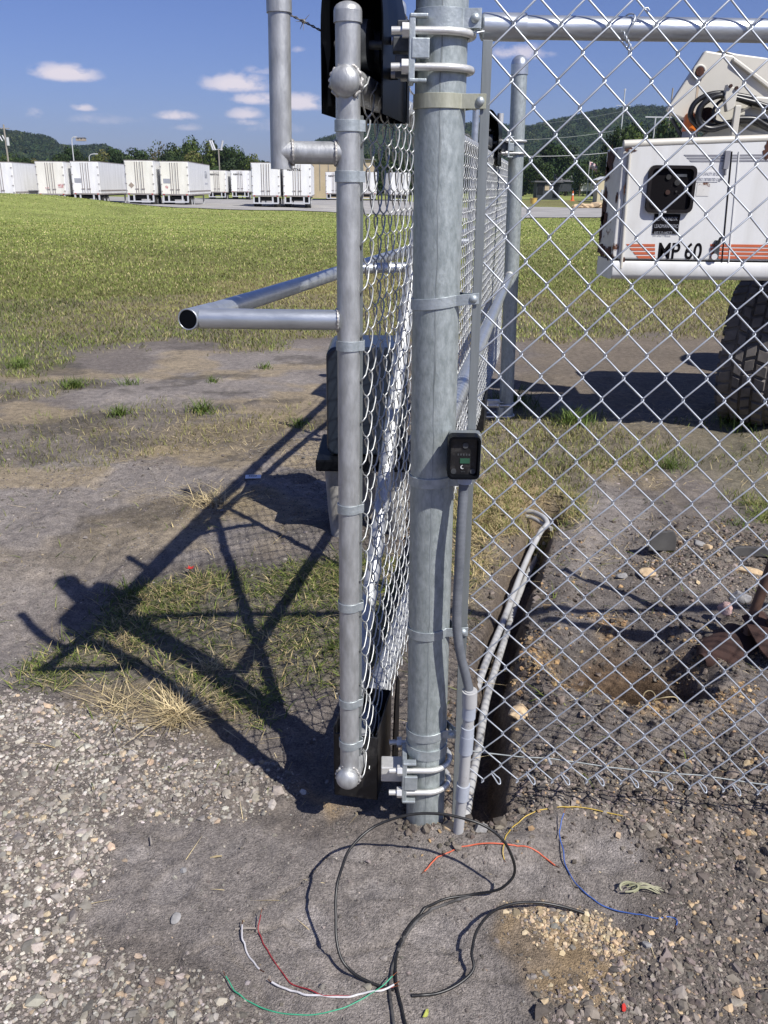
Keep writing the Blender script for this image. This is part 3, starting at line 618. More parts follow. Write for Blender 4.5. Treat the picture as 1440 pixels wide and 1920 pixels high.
b.box(((A[0]+cpx[0]-.055)/2, cpx[1]+.010, pz+.004), (cpx[0]-.055-A[0]+.01, .045, .026)); b.build('bracket_arm', 'dark_metal', g1, .002)
b = MB(); b.box(((A[0]+cpx[0]-.055)/2, cpx[1]-.012, pz-.036), (cpx[0]-.055-A[0]+.0, .016, .040)); b.build('bracket_arm', 'dark_metal', g1, .002)
b = MB(); b.box(((A[0]+cpx[0]-.055)/2-.003, cpx[1]-.004, pz+.038), (cpx[0]-.055-A[0]-.012, .03, .012)); b.build('bracket_arm', 'dark_metal', g1, .002)
b = MB(); b.prism([gpt(.30, 1.735, w+.003), gpt(.33, 1.735, w+.003), gpt(.33, 1.93, w+.003), gpt(.30, 1.93, w+.003)], GN*.004); b.build('side_flange', 'black', g1)
g2, w = guard_up(3.95, 4.35, False, 'small dark roller guard at the far post, seen through the fence mesh')
b = MB(); fcx = fc(1.85); A = gpt(4.3, 1.85, w); b.box(((A[0]+fcx[0]-.055)/2, fcx[1]-.02, 1.855), (fcx[0]-.055-A[0], .05, .07)); b.build('bracket_arm', 'dark_metal', g2)
b = MB(); b.tube([gpt(4.2, z, .05) for z in (1.98, 2.0, 2.04)], .02, 12); b.build('grease_cap', 'ubolt', g2)
def guard_low(s0, s1, label, c, arm=True):
    g = thing('roller_guard', label, 'gate roller guard', gpt(s0, 0.02))
    w = .060; z0 = .045 if arm else .03; z1 = .265; b = MB()
    R3 = np.stack([GN, GD, V(0, 0, 1)], 1); 
    b.box(gpt(s0+.002, (z0+z1-.02)/2), (2*w, .004, z1-.02-z0), R3)                      # low front plate
    for s in (-1, 1): b.box(gpt((s0+s1)/2, (z0+z1)/2, s*(w-.002)), (.004, s1-s0, z1-z0), R3)
    b.box(gpt((s0+s1)/2, z0+.002), (2*w-.008, s1-s0, .004), R3); b.box(gpt(s1-.002, (z0+z1)/2), (2*w-.008, .004, z1-z0), R3)
    b.build('cover', 'black_dusty', g, .0015, 1)
    b = MB(); b.cyl(gpt(s0+.09, BZ-.076, -.02), gpt(s0+.09, BZ-.076, .02), .044, 24); b.build('roller', 'dark_metal', g)
    if arm:
        z = .165; A = gpt(s0+.05, z, w); cx = pc(z); b = MB(); b.box(((A[0]+cx[0]-.055)/2, c[1]-.005, z), (cx[0]-.055-A[0], .05, .045)); b.build('bracket_arm', 'ubolt', g, .003)
        b = MB(); b.prism([gpt(s0+.10, z0, w+.02), gpt(s0+.20, z0, w+.02), gpt(s0+.20, .30, w+.02), gpt(s0+.16, .34, w+.02), gpt(s0+.13, .28, w+.02)], GN*.004); b.build('side_flange', 'black', g)
    return g
guard_low(.075, .28, 'dusty black roller guard box at the foot of the gate, standing on the dirt', pc(.1))
g4 = guard_low(4.0, 4.3, 'low black roller guard at the foot of the far post', FB, False)
b = MB(); fcx = fc(.12); A = gpt(4.3, .12, .06); b.box(((A[0]+fcx[0]-.05)/2, fcx[1]-.02, .12), (fcx[0]-.05-A[0], .05, .05)); b.build('bracket_arm', 'ubolt', g4)

# ------------------------------------------------------------------ card reader with its conduit
kx0, kx1, kz0, kz1 = .137, .213, 1.004, 1.100; ky = 1.79
kp = thing('card_reader', 'small black hooded card reader fixed beside the thick post on a grey box', 'card reader', ((kx0+kx1)/2, ky+.05, kz0))
def rrect(x0, x1, z0, z1, r, y, n=6):
    out = []
    for cx_, cz_, a0 in ((x1-r, z1-r, 0), (x0+r, z1-r, PI/2), (x0+r, z0+r, PI), (x1-r, z0+r, 3*PI/2)):
        for a in np.linspace(a0, a0+PI/2, n): out.append(V(cx_+r*math.cos(a), y, cz_+r*math.sin(a)))
    return np.array(out)
b = MB(); b.prism(rrect(kx0+.004, kx1-.001, kz0+.002, kz1-.003, .008, ky+.034), (0, .035, 0)); b.build('back_box', 'bar', kp, .002)
b = MB(); o0 = rrect(kx0, kx1-.006, kz0, kz1, .011, ky); o1 = rrect(kx0, kx1-.006, kz0, kz1, .011, ky+.034); i0 = rrect(kx0+.005, kx1-.011, kz0+.005, kz1-.005, .008, ky)
i1 = rrect(kx0+.007, kx1-.013, kz0+.007, kz1-.007, .008, ky+.016); cl = lambda a: np.concatenate([a, a[:1]])
b.grid(np.stack([cl(o1), cl(o0)])); b.grid(np.stack([cl(o0), cl(i0)]), False); b.grid(np.stack([cl(i0), cl(i1)])); b.build('housing', 'black', kp)
b = MB(); b.prism(rrect(kx0+.006, kx1-.012, kz0+.006, kz1-.006, .008, ky+.0155), (0, .01, 0)); face = b.build('face_plate', 'black_dusty', kp)
b = MB(); kc = (kx0+kx1-.006)/2; b.box((kc+.003, ky+.0145, kz0+.038), (.021, .002, .011)); b.build('display', 'display', kp)
b = MB(); b.cyl((kc+.003, ky+.0155, kz0+.073), (kc+.003, ky+.013, kz0+.073), .0065, 24); b.cyl((kx0+.014, ky+.0155, kz0+.014), (kx0+.014, ky+.013, kz0+.014), .006, 20); b.cyl((kx1-.020, ky+.0155, kz0+.014), (kx1-.020, ky+.013, kz0+.014), .006, 20); b.build('screw', 'dark_metal', kp)
b = MB(); out = [(math.cos(a)*.0042, math.sin(a)*.0042) for a in np.linspace(PI*.5, PI*1.75, 14)]; inn = [(math.cos(a)*.0034+.0015, math.sin(a)*.0036+.0004) for a in np.linspace(PI*1.75, PI*.5, 14)]
b.prism([V(kc-.002+x, ky+.0148, kz0+.024+z) for x, z in out+inn], (0, -.0012, 0)); b.build('crescent_mark', 'white', kp)
for z_, w_, n_ in ((kz0+.052, .030, 5), (kz0+.013, .010, 3)):
    b = MB()
    for q in range(n_): b.box((kc-w_/2+w_*(q+.5)/n_, ky+.0149, z_), (w_/n_*.55, .0012, .0045 if n_ == 5 else .002))
    b.build('worn_lettering', 'dark_metal', kp)
fl = [atY(x, y, 1.822 if y < 930 else 1.808) for x, y in ((872, 894), (869, 920), (864, 1000), (860, 1080), (857, 1140), (857, 1180), (863, 1225), (873, 1265), (881, 1300))]
P3 = spline(fl, 24); b = MB(); b.tube(P3, [.0112+.0004*math.cos(i*2.6) for i in range(len(P3))], 18); b.build('flexible_conduit', 'flex', kp)
b = MB(); q0 = fl[0]; b.cyl(q0+V(0, 0, .006), q0+V(0, 0, -.014), .0160, 20); b.build('conduit_fitting', 'pvc_coupling', kp)
rs = [atY(x, y, Y_) for x, y, Y_ in ((881, 1293, 1.805), (880, 1330, 1.81), (874, 1400, 1.815), (868, 1480, 1.82), (860, 1550, 1.825), (857, 1600, 1.83))]
riser = thing('conduit_riser', 'upright grey plastic conduit with couplings standing at the foot of the thick post', 'pipe', (rs[4][0], rs[4][1], 0))
b = MB(); b.tube(spline(rs, 4), .0140, 20); b.build('pipe', 'pvc', riser)
def along(P, t): P = spline(P, 20); i = int(t*(len(P)-1)); return P[i]
for y0, y1, r_ in ((1295, 1322, .0185), (1322, 1345, .0168), (1362, 1378, .0165), (1378, 1410, .0172), (1470, 1497, .0172)):
    pa = np.array([np.interp(-y0, [-1600, -1550, -1480, -1400, -1330, -1293], [r[i] for r in rs[::-1]]) for i in range(3)]); pb_ = np.array([np.interp(-y1, [-1600, -1550, -1480, -1400, -1330, -1293], [r[i] for r in rs[::-1]]) for i in range(3)])
    b = MB(); b.cyl(pa, pb_, r_, 24); b.build('coupling', 'pvc_coupling' if y0 != 1295 else 'pvc', riser, .001, 1)
def pvc_line(px, label, r_=.0138):
    P = [atz(x, y, z) for x, y, z in px]; o = MB().tube(spline(P, 8), r_, 18).build('plastic_conduit', 'pvc'); return tag(o, label, 'pipe', 'plastic conduits laid in the trench')
pvc_line([(846, 1450, -.10), (853, 1416, -.06), (884, 1324, -.055), (910, 1245, -.05), (947, 1156, -.05), (983, 1060, -.045), (1012, 1000, -.01), (1022, 988, .01), (1026, 981, .02), (1020, 971, .025), (1006, 963, .02), (990, 959, .015), (940, 954, .0)], 'left of the two white conduits in the trench, ending in a bend')
pvc_line([(870, 1560, -.10), (878, 1498, -.065), (899, 1388, -.07), (911, 1315, -.07), (930, 1250, -.075), (952, 1180, -.09), (975, 1110, -.12), (1000, 1055, -.15), (1020, 1020, -.17)], 'right of the two white conduits in the trench, dropping into shade')
b = MB(); b.tube(spline([atz(x, y, .0) for x, y in ((985, 968), (1000, 972), (1022, 985), (1035, 992))], 5), .011, 14); tag(b.build('conduit_stub', 'pvc'), 'short loose grey conduit end under the bent pipe beyond the trench', 'pipe')
# ------------------------------------------------------------------ loose stones and gravel
PHI = (1+5**.5)/2
ICO = np.array([(-1, PHI, 0), (1, PHI, 0), (-1, -PHI, 0), (1, -PHI, 0), (0, -1, PHI), (0, 1, PHI), (0, -1, -PHI), (0, 1, -PHI), (PHI, 0, -1), (PHI, 0, 1), (-PHI, 0, -1), (-PHI, 0, 1)])/math.sqrt(1+PHI**2)
ICF = np.array([(0, 11, 5), (0, 5, 1), (0, 1, 7), (0, 7, 10), (0, 10, 11), (1, 5, 9), (5, 11, 4), (11, 10, 2), (10, 7, 6), (7, 1, 8), (3, 9, 4), (3, 4, 2), (3, 2, 6), (3, 6, 8), (3, 8, 9), (4, 9, 5), (2, 4, 11), (6, 2, 10), (8, 6, 7), (9, 8, 1)])
def rrot(n, g=rng):
    q = g.normal(size=(n, 4)); q /= np.linalg.norm(q, axis=1)[:, None]; w, x, y, z = q.T
    return np.stack([1-2*(y*y+z*z), 2*(x*y-z*w), 2*(x*z+y*w), 2*(x*y+z*w), 1-2*(x*x+z*z), 2*(y*z-x*w), 2*(x*z-y*w), 2*(y*z+x*w), 1-2*(x*x+y*y)], -1).reshape(-1, 3, 3)
def stones(name, x, y, r, colr, sink=.5, flat=.72):
    n = len(x); v = ICO[None]*(1+rng.uniform(-.42, .34, (n, 12, 1))); v = v*rng.uniform(.65, 1.25, (n, 1, 3)); v = np.einsum('nij,nkj->nki', rrot(n), v)
    v[:, :, 2] *= flat; v = v*r[:, None, None]; z = height(x, y)
    v += np.stack([x, y, z+r*flat*(1-2*sink)*.7], -1)[:, None]
    f = (ICF[None]+12*np.arange(n)[:, None, None]).reshape(-1, 3)
    return fast_mesh(name, v.reshape(-1, 3), f, ['stone'], np.repeat(np.clip(colr, 0, 1), 12, 0))
def stone_cols(n, pal, w):
    p = np.array(pal)[rng.choice(len(pal), n, p=np.array(w)/sum(w))]; return p*rng.uniform(.7, 1.25, (n, 1))*(1+rng.uniform(-.04, .04, (n, 3)))
n = 360000; X = rng.uniform(-2.4, 2.1, n); Y = rng.uniform(.75, 3.9, n)
vis = np.abs(X) < .62*Y+.75; X, Y = X[vis], Y[vis]
G_, A_, B_, S_ = zones(X, Y); cl_ = fbm(X, Y, 5, 3, 201)
pr = A_*(.72+.5*cl_)*np.where(Y > 2.2, .7, 1.)+(.03+.12*np.clip(fbm(X, Y, 7, 3, 207), 0, 1))*(1-A_)*(1-.6*B_); pr *= (1-.8*G_); d_, _ = line_d(X, Y, TR); pr *= (d_ > .1)*(np.hypot(X-HOLE[0], Y-HOLE[1]) > .2)
k = rng.random(len(X)) < pr; X, Y, A_, B_ = X[k], Y[k], A_[k], B_[k]
left = X < .15; r = np.exp(rng.normal(math.log(.0037), .55, len(X))); r = np.clip(r, .0016, .018)*np.where(A_ < .3, .62, 1)
cL = stone_cols(len(X), [(.36, .325, .28), (.46, .42, .36), (.25, .225, .20), (.50, .40, .28), (.60, .56, .51)], [5, 3.5, 4, .8, .6])
cR = stone_cols(len(X), [(.16, .138, .12), (.235, .20, .172), (.36, .31, .265), (.48, .36, .23), (.11, .095, .082)], [5, 4, 1.8, 1.1, 3])
cl2 = np.where(left[:, None], cL, cR); cl2 = np.where((A_ < .3)[:, None], cl2*.7, cl2)*(1+.5*fbm(X, Y, 2.5, 3, 208))[:, None]
tag(stones('gravel', X, Y, r, cl2), 'crushed grey gravel and pebbles scattered over the dirt in the foreground', 'gravel', kind='stuff')
n = 110000; X = rng.uniform(-2.6, 1.6, n); Y = 1.0+4.6*rng.random(n)**1.25; G_, A_, B_, S_ = zones(X, Y); pm, _ = pads(X, Y); d_, _ = line_d(X, Y, TR)
k = (rng.random(n) < (.18+.8*np.clip(fbm(X, Y, 5, 4, 217), 0, 1))*(1-.95*pm)*(1-.8*G_)*(1-.6*A_)) & (d_ > .08) & (np.abs(X) < .62*Y+.2); X, Y = X[k], Y[k]
tag(stones('dirt_crumbs', X, Y, np.clip(np.exp(rng.normal(math.log(.0021), .5, len(X))), .001, .010)*(1+.22*np.maximum(0, Y-2.2)), stone_cols(len(X), [(.19, .17, .155), (.24, .215, .195), (.13, .115, .10), (.36, .32, .28)], [5, 4, 2, .6]), .5, .8), 'fine crumbs of dry grey dirt over the bare foreground', 'soil', kind='stuff')
# crumbs of dug soil around trench, hole and fence foot
n = 60000; X = rng.uniform(.05, 2.0, n); Y = rng.uniform(1.75, 4.2, n); d_, _ = line_d(X, Y, TR); dh = np.hypot(X-HOLE[0], Y-HOLE[1])
G_, A_, B_, S_ = zones(X, Y)
pr = (.25+.45*np.exp(-(d_/.16)**2)+.4*np.exp(-((dh-.3)/.14)**2)+.5*np.exp(-((Y-2.0)/.28)**2)+.5*np.exp(-((X-1.5)**2+(Y-3.3)**2)/.2))*(1-.75*B_)*(1-.9*G_)*(d_ > .085)*(dh > .17)*(.45+.9*(fbm(X, Y, 4, 3, 211)))
k = rng.random(n) < pr; X, Y = X[k], Y[k]; r = np.clip(np.exp(rng.normal(math.log(.0048), .5, len(X))), .002, .02)
tag(stones('soil_crumbs', X, Y, r, stone_cols(len(X), [(.14, .118, .098), (.20, .17, .142), (.10, .084, .07), (.40, .27, .145), (.24, .20, .165)], [5, 4, 3, 1.2, 1]), .3, .8), 'dark crumbled soil and clods dug out around the trench and hole', 'soil', kind='stuff')
n = 9000; X = np.concatenate([rng.normal(.62, .14, n//2), rng.normal(.42, .17, n//2)]); Y = np.concatenate([rng.normal(1.52, .10, n//2), rng.normal(1.62, .05, n//2)])
t_ = zone1(X, Y, 'tan', .05, .1); k = rng.random(n) < t_*.75*sstep(-.35, .3, fbm(X, Y, 9, 3, 222)); X, Y = X[k], Y[k]
tag(stones('tan_grit', X, Y, np.clip(np.exp(rng.normal(math.log(.0040), .4, len(X))), .0018, .010), stone_cols(len(X), [(.50, .38, .235), (.60, .48, .32), (.34, .27, .19), (.2, .18, .16)], [4, 3, 3, 3])), 'pale tan crushed grit spilled on the dark dirt right of the black cable', 'grit', kind='stuff')
n = 5000; a_ = rng.uniform(0, 2*PI, n); q_ = np.abs(rng.normal(.30, .05, n)); X = HOLE[0]+q_*np.cos(a_)*1.05; Y = HOLE[1]+q_*np.sin(a_)
k = (rng.random(n) < sstep(-.05, .3, fbm(X, Y, 8, 2, 71))) & (q_ > .215); X, Y = X[k], Y[k]
tag(stones('tan_clods', X, Y, np.clip(np.exp(rng.normal(math.log(.005), .45, len(X))), .002, .016), stone_cols(len(X), [(.42, .28, .14), (.52, .37, .2), (.22, .16, .1)], [4, 2, 3])), 'tan clay clods heaped round the rim of the dug post hole', 'soil', kind='stuff')

# individual rocks
def rock(px, py, sz, m, label, flat=.7, seed=0, name='rock', zoff=0.):
    rg = np.random.default_rng(seed); c = atz(px, py); me = bpy.data.meshes.new(name)
    import bmesh
    bm = bmesh.new(); bmesh.ops.create_icosphere(bm, subdivisions=3, radius=1)
    of = rg.uniform(0, 50, 3)
    cuts = [np.array(q)/np.linalg.norm(q) for q in rg.normal(size=(9, 3))]; cd = rg.uniform(.55, .85, 9)
    for v_ in bm.verts:
        p = np.array(v_.co)
        for q, d in zip(cuts, cd):
            e = p@q-d
            if e > 0: p = p-q*e
        p = p*(1+.10*mnoise.noise(Vector((p*2.2+of).tolist()))+.04*mnoise.noise(Vector((p*6+of).tolist())))
        v_.co = p*np.array(sz)*np.array((1, 1, flat))
    bm.to_mesh(me); bm.free(); me.materials.append(M[m]); o = bpy.data.objects.new(name, me); C.objects.link(o)
    o.location = (c[0], c[1], H(c[0], c[1])+sz[2]*flat*.45+zoff); o.rotation_euler.z = rg.uniform(0, 6); ROOT[o.name] = (0, 0, 0); return tag(o, label, 'rock')
rock(975, 1343, (.048, .03, .03), 'tan_rock', 'crumbly tan rock beside the trench, behind the fence mesh', seed=1)
rock(850, 1562, (.030, .022, .02), 'tan_rock', 'small tan stone at the foot of the grey conduit', seed=2)
rock(1210, 1100, (.055, .038, .03), 'tan_rock', 'broad tan rock in the rubble behind the fence', seed=3)
rock(1398, 1112, (.030, .062, .03), 'tan_rock', 'narrow tan rock leaning in the rubble next to the tool handle', seed=4)
rock(1165, 1096, (.03, .03, .02), 'grey_rock', 'pale grey stone in the rubble left of the tan rock', seed=5, flat=.8)
rock(1305, 1050, (.034, .03, .025), 'grey_rock', 'grey round stone near the slab piece, at the top of the rubble', seed=6)
rock(1322, 1063, (.026, .03, .03), 'tan_rock', 'small tan rock beside the grey round stone', seed=7)
rock(1380, 1160, (.045, .04, .04), 'grey_rock', 'dark grey lump of soil above the digger blade', seed=8)
rock(329, 1726, (.017, .012, .012), 'grey_rock', 'single oval pebble alone on the smooth dirt at lower left', seed=9)
rock(900, 1560, (.024, .02, .02), 'grey_rock', 'grey stone between the conduit foot and the trench', seed=10)
rock(1212, 1772, (.012, .012, .012), 'grey_rock', 'pale pebble on the tan grit at lower right', seed=11)
rock(344, 1634, (.009, .009, .010), 'grey_rock', 'tiny round pale pebble on smooth dirt at left', seed=12)
for px, py, sx, lb, rz_ in ((1236, 1060, .062, 'dark flat slab piece with a broken edge standing in the dirt', .3), (1412, 1078, .12, 'dark smooth rounded slab piece at the right of the rubble', -.2)):
    c = atz(px, py); b = MB(); an = np.linspace(0, PI, 12); P3 = [V(c[0]+sx*math.cos(a), c[1]-.01+.05*math.sin(a)*0, H(c[0], c[1])-.01+(.105 if sx < .11 else .05)*math.sin(a)**.5*(1+.12*math.sin(3*a))+.02) for a in an]
    b.prism(P3, (0.01, .04, -.01)); tag(b.build('slab_piece', 'grey_rock' if 0 else 'dark_stone', bevel=.004), lb, 'slab')

# ------------------------------------------------------------------ grass
def blades(name, x, y, h, w, colr, lean=.5, curl=.5, z=None, label=None, cat='grass', kind='stuff', zlo=0., flatten=0.):
    n = len(x); th = rng.uniform(0, 2*PI, n); ln = np.abs(rng.normal(lean, .3*lean+.05, n)); z = height(x, y) if z is None else z
    dx, dy = np.cos(th), np.sin(th); ph = th+PI/2+rng.normal(0, .5, n); wx, wy = np.cos(ph)*w/2, np.sin(ph)*w/2
    lv = []
    for t, ww in ((0, 1.), (.5, .85), (1., .12)):
        ho = h*(ln*t+curl*t*t*ln); up = h*(t-.35*curl*t*t*np.minimum(ln, 1.4))*(1-flatten)
        cx_, cy_, cz_ = x+dx*ho, y+dy*ho, z+zlo+np.maximum(up, .003*t); lv += [np.stack([cx_-wx*ww, cy_-wy*ww, cz_], -1), np.stack([cx_+wx*ww, cy_+wy*ww, cz_], -1)]
    v = np.stack(lv, 1).reshape(-1, 3); b = 6*np.arange(n)[:, None, None]; q = (np.array([[0, 1, 3, 2], [2, 3, 5, 4]])[None]+b).reshape(-1, 4)
    o = fast_mesh(name, v, q, ['grass'], np.repeat(np.clip(colr, 0, 1), 6, 0))
    if label: tag(o, label, cat, kind=kind)
    return o
def gcol(n, pal, wt): p = np.array(pal)[rng.choice(len(pal), n, p=np.array(wt)/sum(wt))]; return p*rng.uniform(.65, 1.35, (n, 1))
GP = [(.14, .18, .04), (.19, .235, .052), (.26, .28, .08), (.42, .35, .18), (.085, .11, .027)]
# field
n = 330000; rr = np.exp(rng.uniform(math.log(3.9), math.log(78), n)); tx = rng.uniform(-.56, .56, n); X = rr*tx; Y = rr
G_, A_, B_, S_ = zones(X, Y); patch = fbm(X, Y, .16, 4, 95)+.35*fbm(X, Y, 1.7, 2, 96); thin = sstep(-.35, .3, fbm(X, Y, 1.0, 4, 301)*(1.7-1.2*sstep(6, 14, rr))+.14+.34*sstep(5, 11, rr)+.6*(X > .5)*(rr < 9)); nearf = 1-.28*sstep(11, 5.5, rr)
k = rng.random(n) < G_*thin*np.where(rr < 9, .75, 1); X, Y, rr, patch = X[k], Y[k], rr[k], patch[k]; n = len(X)
h = rng.uniform(.022, .052, n); w = .0035*np.maximum(1, rr/4.2)**.92
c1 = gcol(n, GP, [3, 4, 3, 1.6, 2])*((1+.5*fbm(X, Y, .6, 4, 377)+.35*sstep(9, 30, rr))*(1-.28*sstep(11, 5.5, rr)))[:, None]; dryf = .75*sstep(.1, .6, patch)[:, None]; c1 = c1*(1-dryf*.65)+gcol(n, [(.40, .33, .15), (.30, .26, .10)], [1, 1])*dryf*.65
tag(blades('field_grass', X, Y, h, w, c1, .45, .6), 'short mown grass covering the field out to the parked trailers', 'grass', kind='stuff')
# near patches
n = 150000; X = rng.uniform(-2.2, 2.6, n); Y = rng.uniform(2.0, 4.5, n); G_, A_, B_, S_ = zones(X, Y); cl_ = fbm(X, Y, 3.2, 3, 311); d_, _ = line_d(X, Y, TR)
k = (rng.random(n) < G_*(.2+.8*sstep(-.4, .25, cl_))+.006) & (d_ > .1) & (np.hypot(X-HOLE[0], Y-HOLE[1]) > .25); X, Y, S2 = X[k], Y[k], S_[k]; n = len(X)
c1 = gcol(n, GP, [4, 3, 2, 1.6, 4])*.8; c1 = np.where((rng.random(n) < np.maximum(S2*.85, .12+.3*sstep(0, .4, fbm(X, Y, 2.4, 3, 313))))[:, None], gcol(n, [(.46, .37, .19), (.36, .28, .14)], [1, 1]), c1)
tag(blades('near_grass', X, Y, rng.uniform(.014, .042, n), rng.uniform(.0024, .0050, n), c1, 1.1, .8), 'low green grass patches growing through the dirt beside the gate', 'grass', kind='stuff')
# loose straw
n = 130000; X = rng.uniform(-3.4, 2.8, n); Y = rng.uniform(1.3, 6.8, n); G_, A_, B_, S_ = zones(X, Y); dh = np.hypot(X-HOLE[0], Y-HOLE[1])
k = rng.random(n) < S_*.30*sstep(-.4, .3, fbm(X, Y, 5, 3, 331))+.004+.16*np.clip(fbm(X*.6, Y*1.5, 1.5, 3, 351), 0, 1)*(Y > 2.0)*(1+1.2*(Y > 3.6))+.10*np.exp(-((dh-.30)/.06)**2)*(fbm(X, Y, 6, 2, 341) > 0); X, Y = X[k], Y[k]; n = len(X)
tag(blades('loose_straw', X, Y, rng.uniform(.02, .075, n), rng.uniform(.0014, .0030, n)*(1+.15*np.maximum(0, Y-3)), gcol(n, [(.66, .54, .31), (.54, .43, .24), (.38, .30, .18)], [4, 3, 2]), 1.0, .3, flatten=.82), 'loose dry straw lying on the dirt', 'straw', kind='stuff')
n = 5000; X = rng.uniform(-1.0, 1.2, n); Y = rng.uniform(2.62, 2.9, n); a_ = rng.uniform(PI, 2.2*PI, 260)
def tussock(name, px, py, n, h, lean, cols, label, cat='grass tuft', spread=.02, w=.003, group=None):
    c = atz(px, py); r_ = np.minimum(np.abs(rng.normal(0, spread, n)), 1.7*spread); a = rng.uniform(0, 2*PI, n); x = c[0]+r_*np.cos(a); y = c[1]+r_*np.sin(a)
    z = np.full(n, H(c[0], c[1])); o = blades(name, x, y, rng.uniform(.25, 1., n)*h, rng.uniform(.55, 1.15, n)*w, gcol(n, cols, [1]*len(cols)), lean, .6, z=z); return tag(o, label, cat, group)
ST = [(.70, .57, .33), (.56, .45, .25), (.40, .31, .17), (.28, .24, .13)]
tussock('straw_tussock', 335, 1340, 330, .082, 1.25, ST, 'big tussock of pale dry straw spreading over the gravel edge', spread=.035, w=.0034)
tussock('straw_tussock', 392, 1252, 130, .06, 1.4, ST+[(.2, .2, .07)], 'dry straw tussock farther back, crossed by the gate shadow', spread=.04)
tussock('straw_tussock', 225, 1325, 90, .07, 2.0, ST, 'flattened spread of straw left of the big tussock', spread=.06)
tussock('straw_tussock', 400, 948, 220, .10, 1.2, ST, 'small straw heap on bare dirt near the long pipe shadow', spread=.07)
GG = [(.10, .15, .03), (.13, .18, .04), (.07, .11, .02)]
for px, py, n, h, lb in ((140, 728, 200, .11, 'dark green weed clump on bare dirt at far left'), (242, 722, 60, .11, 'thin upright weed sprig on bare dirt right of the weed clump'), (378, 772, 160, .12, 'bright green grass tuft in the middle of the bare dirt'), (495, 690, 60, .08, 'small weed at the edge of the field grass, under the open pipe'),
                     (400, 715, 60, .07, 'small flat weed below the field edge'), (624, 1214, 30, .05, 'small weed rosette close to the gate upright'), (250, 1090, 130, .08, 'grass tuft at the tip of the dark gate shadow'), (225, 780, 140, .1, 'yellowish grass tuft at the left of the dirt strip'),
                     (965, 760, 220, .2, 'tall grass growing round the foot of the far post'), (1075, 800, 200, .16, 'green grass clump under the machine, right of the far post'), (1380, 800, 180, .2, 'long grass in front of the big tyre'), (1010, 985, 90, .09, 'grass tuft beside the bent conduit'), (1255, 880, 160, .12, 'leafy grass clump behind the fence at right'),
                     (1380, 990, 70, .09, 'grass tuft at the top edge of the rubble'), (40, 690, 170, .12, 'grass tuft at the left edge of the field'), (560, 800, 90, .07, 'sparse tuft left of the dark gate motor')):
    tussock('grass_tuft', px, py, n, h, .55, GG, lb, spread=.012+h*.5, w=.004 if py > 850 else .006)
# leaves and scraps
def scrap(name, px, py, sx, sy, m, label, cat, rz_=0., lift=.006, shape='leaf'):
    c = atz(px, py); z = H(c[0], c[1])+lift; b = MB(); R_ = np.array([[math.cos(rz_), -math.sin(rz_), 0], [math.sin(rz_), math.cos(rz_), 0], [0, 0, 1]])
    if shape == 'leaf': P2 = [(math.cos(a)*sx*(1-.3*abs(math.sin(a))), math.sin(a)*sy*(.6+.4*math.cos(a)), .004*math.cos(2*a)) for a in np.linspace(0, 2*PI, 14)[:-1]]
    elif shape == 'star': P2 = [(math.cos(a)*sx*(1 if i % 2 else .45), math.sin(a)*sy*(1 if i % 2 else .45), .006*(i % 2)) for i, a in enumerate(np.linspace(0, 2*PI, 11)[:-1])]
    else: P2 = [(-sx, -sy, 0), (sx, -sy, 0), (sx, sy, .003), (-sx, sy, .004)]
    P3 = [R_@np.array(p)+V(c[0], c[1], z) for p in P2]; b.prism(P3, (0, 0, .0008)); return tag(b.build(name, m), label, cat)
scrap('fallen_leaf', 357, 1065, .022, .020, 'leaf_red', 'red fallen leaf on the grass beside the gate shadow', 'leaf', .3, .03, 'star')
scrap('fallen_leaf', 1169, 1891, .011, .008, 'leaf_red', 'small red leaf on the gravel at lower right', 'leaf', 1.2)
scrap('fallen_leaf', 797, 1908, .012, .007, 'leaf_yellow', 'yellow green leaf beside the black cable at the bottom edge', 'leaf', 1.0)
scrap('paper_scrap', 475, 900, .045, .028, 'paper', 'white printed scrap of paper on the dirt next to the long pipe shadow', 'litter', .1, .01, 'rect')
b = MB(); c = atz(475, 900)
for k in range(4): b.box((c[0]-.02+.012*k, c[1]+.004, H(c[0], c[1])+.0155), (.006, .016, .0008))
o = b.build('printed_blocks', 'ink', [q for q in bpy.data.objects if q.name == 'paper_scrap'][0])
for px, py, L_, a, m, lb in ((461, 1742, .05, .05, 'wood_pole', 'short broken stick lying at the white wire'), (405, 1607, .03, .25, 'straw', 'little dry twig with a seed head on smooth dirt'), (283, 1580, .03, 1.9, 'wood_pole', 'splinter of wood beside a pebble on the left dirt')):
    c = atz(px, py); z = H(c[0], c[1])+.006; d = V(math.cos(a), math.sin(a), 0)*L_/2; b = MB(); b.tube([c+V(0, 0, z)-d, c+V(0, 0, z+.002)+d*.1, c+V(0, 0, z)+d], [.0022, .003, .002], 7); tag(b.build('twig', m), lb, 'twig')
c = atz(1205, 1672); z = H(c[0], c[1]); b = MB()
for k in range(9):
    a = rng.uniform(-.5, .5); P3 = [c+V(-.03+rng.uniform(-.01, .01), rng.uniform(-.01, .01), z+.01), c+V(.0, rng.uniform(-.012, .012), z+.02), c+V(.035+rng.uniform(0, .02), .03*a, z+.006)]; b.tube(spline(P3, 5), [.0016]*10+[.0008], 5)
for k in range(4):
    a0 = rng.uniform(0, 6); P3 = [c+V(-.035+.022*math.cos(a0+t), .014*math.sin(a0+t), z+.012+.006*math.sin(t)) for t in np.linspace(0, 3.5, 10)]; b.tube(P3, .003, 5)
tag(b.build('dried_plant', 'dead_leaf'), 'dried grey green uprooted plant on the dirt near the blue wire', 'dead plant')
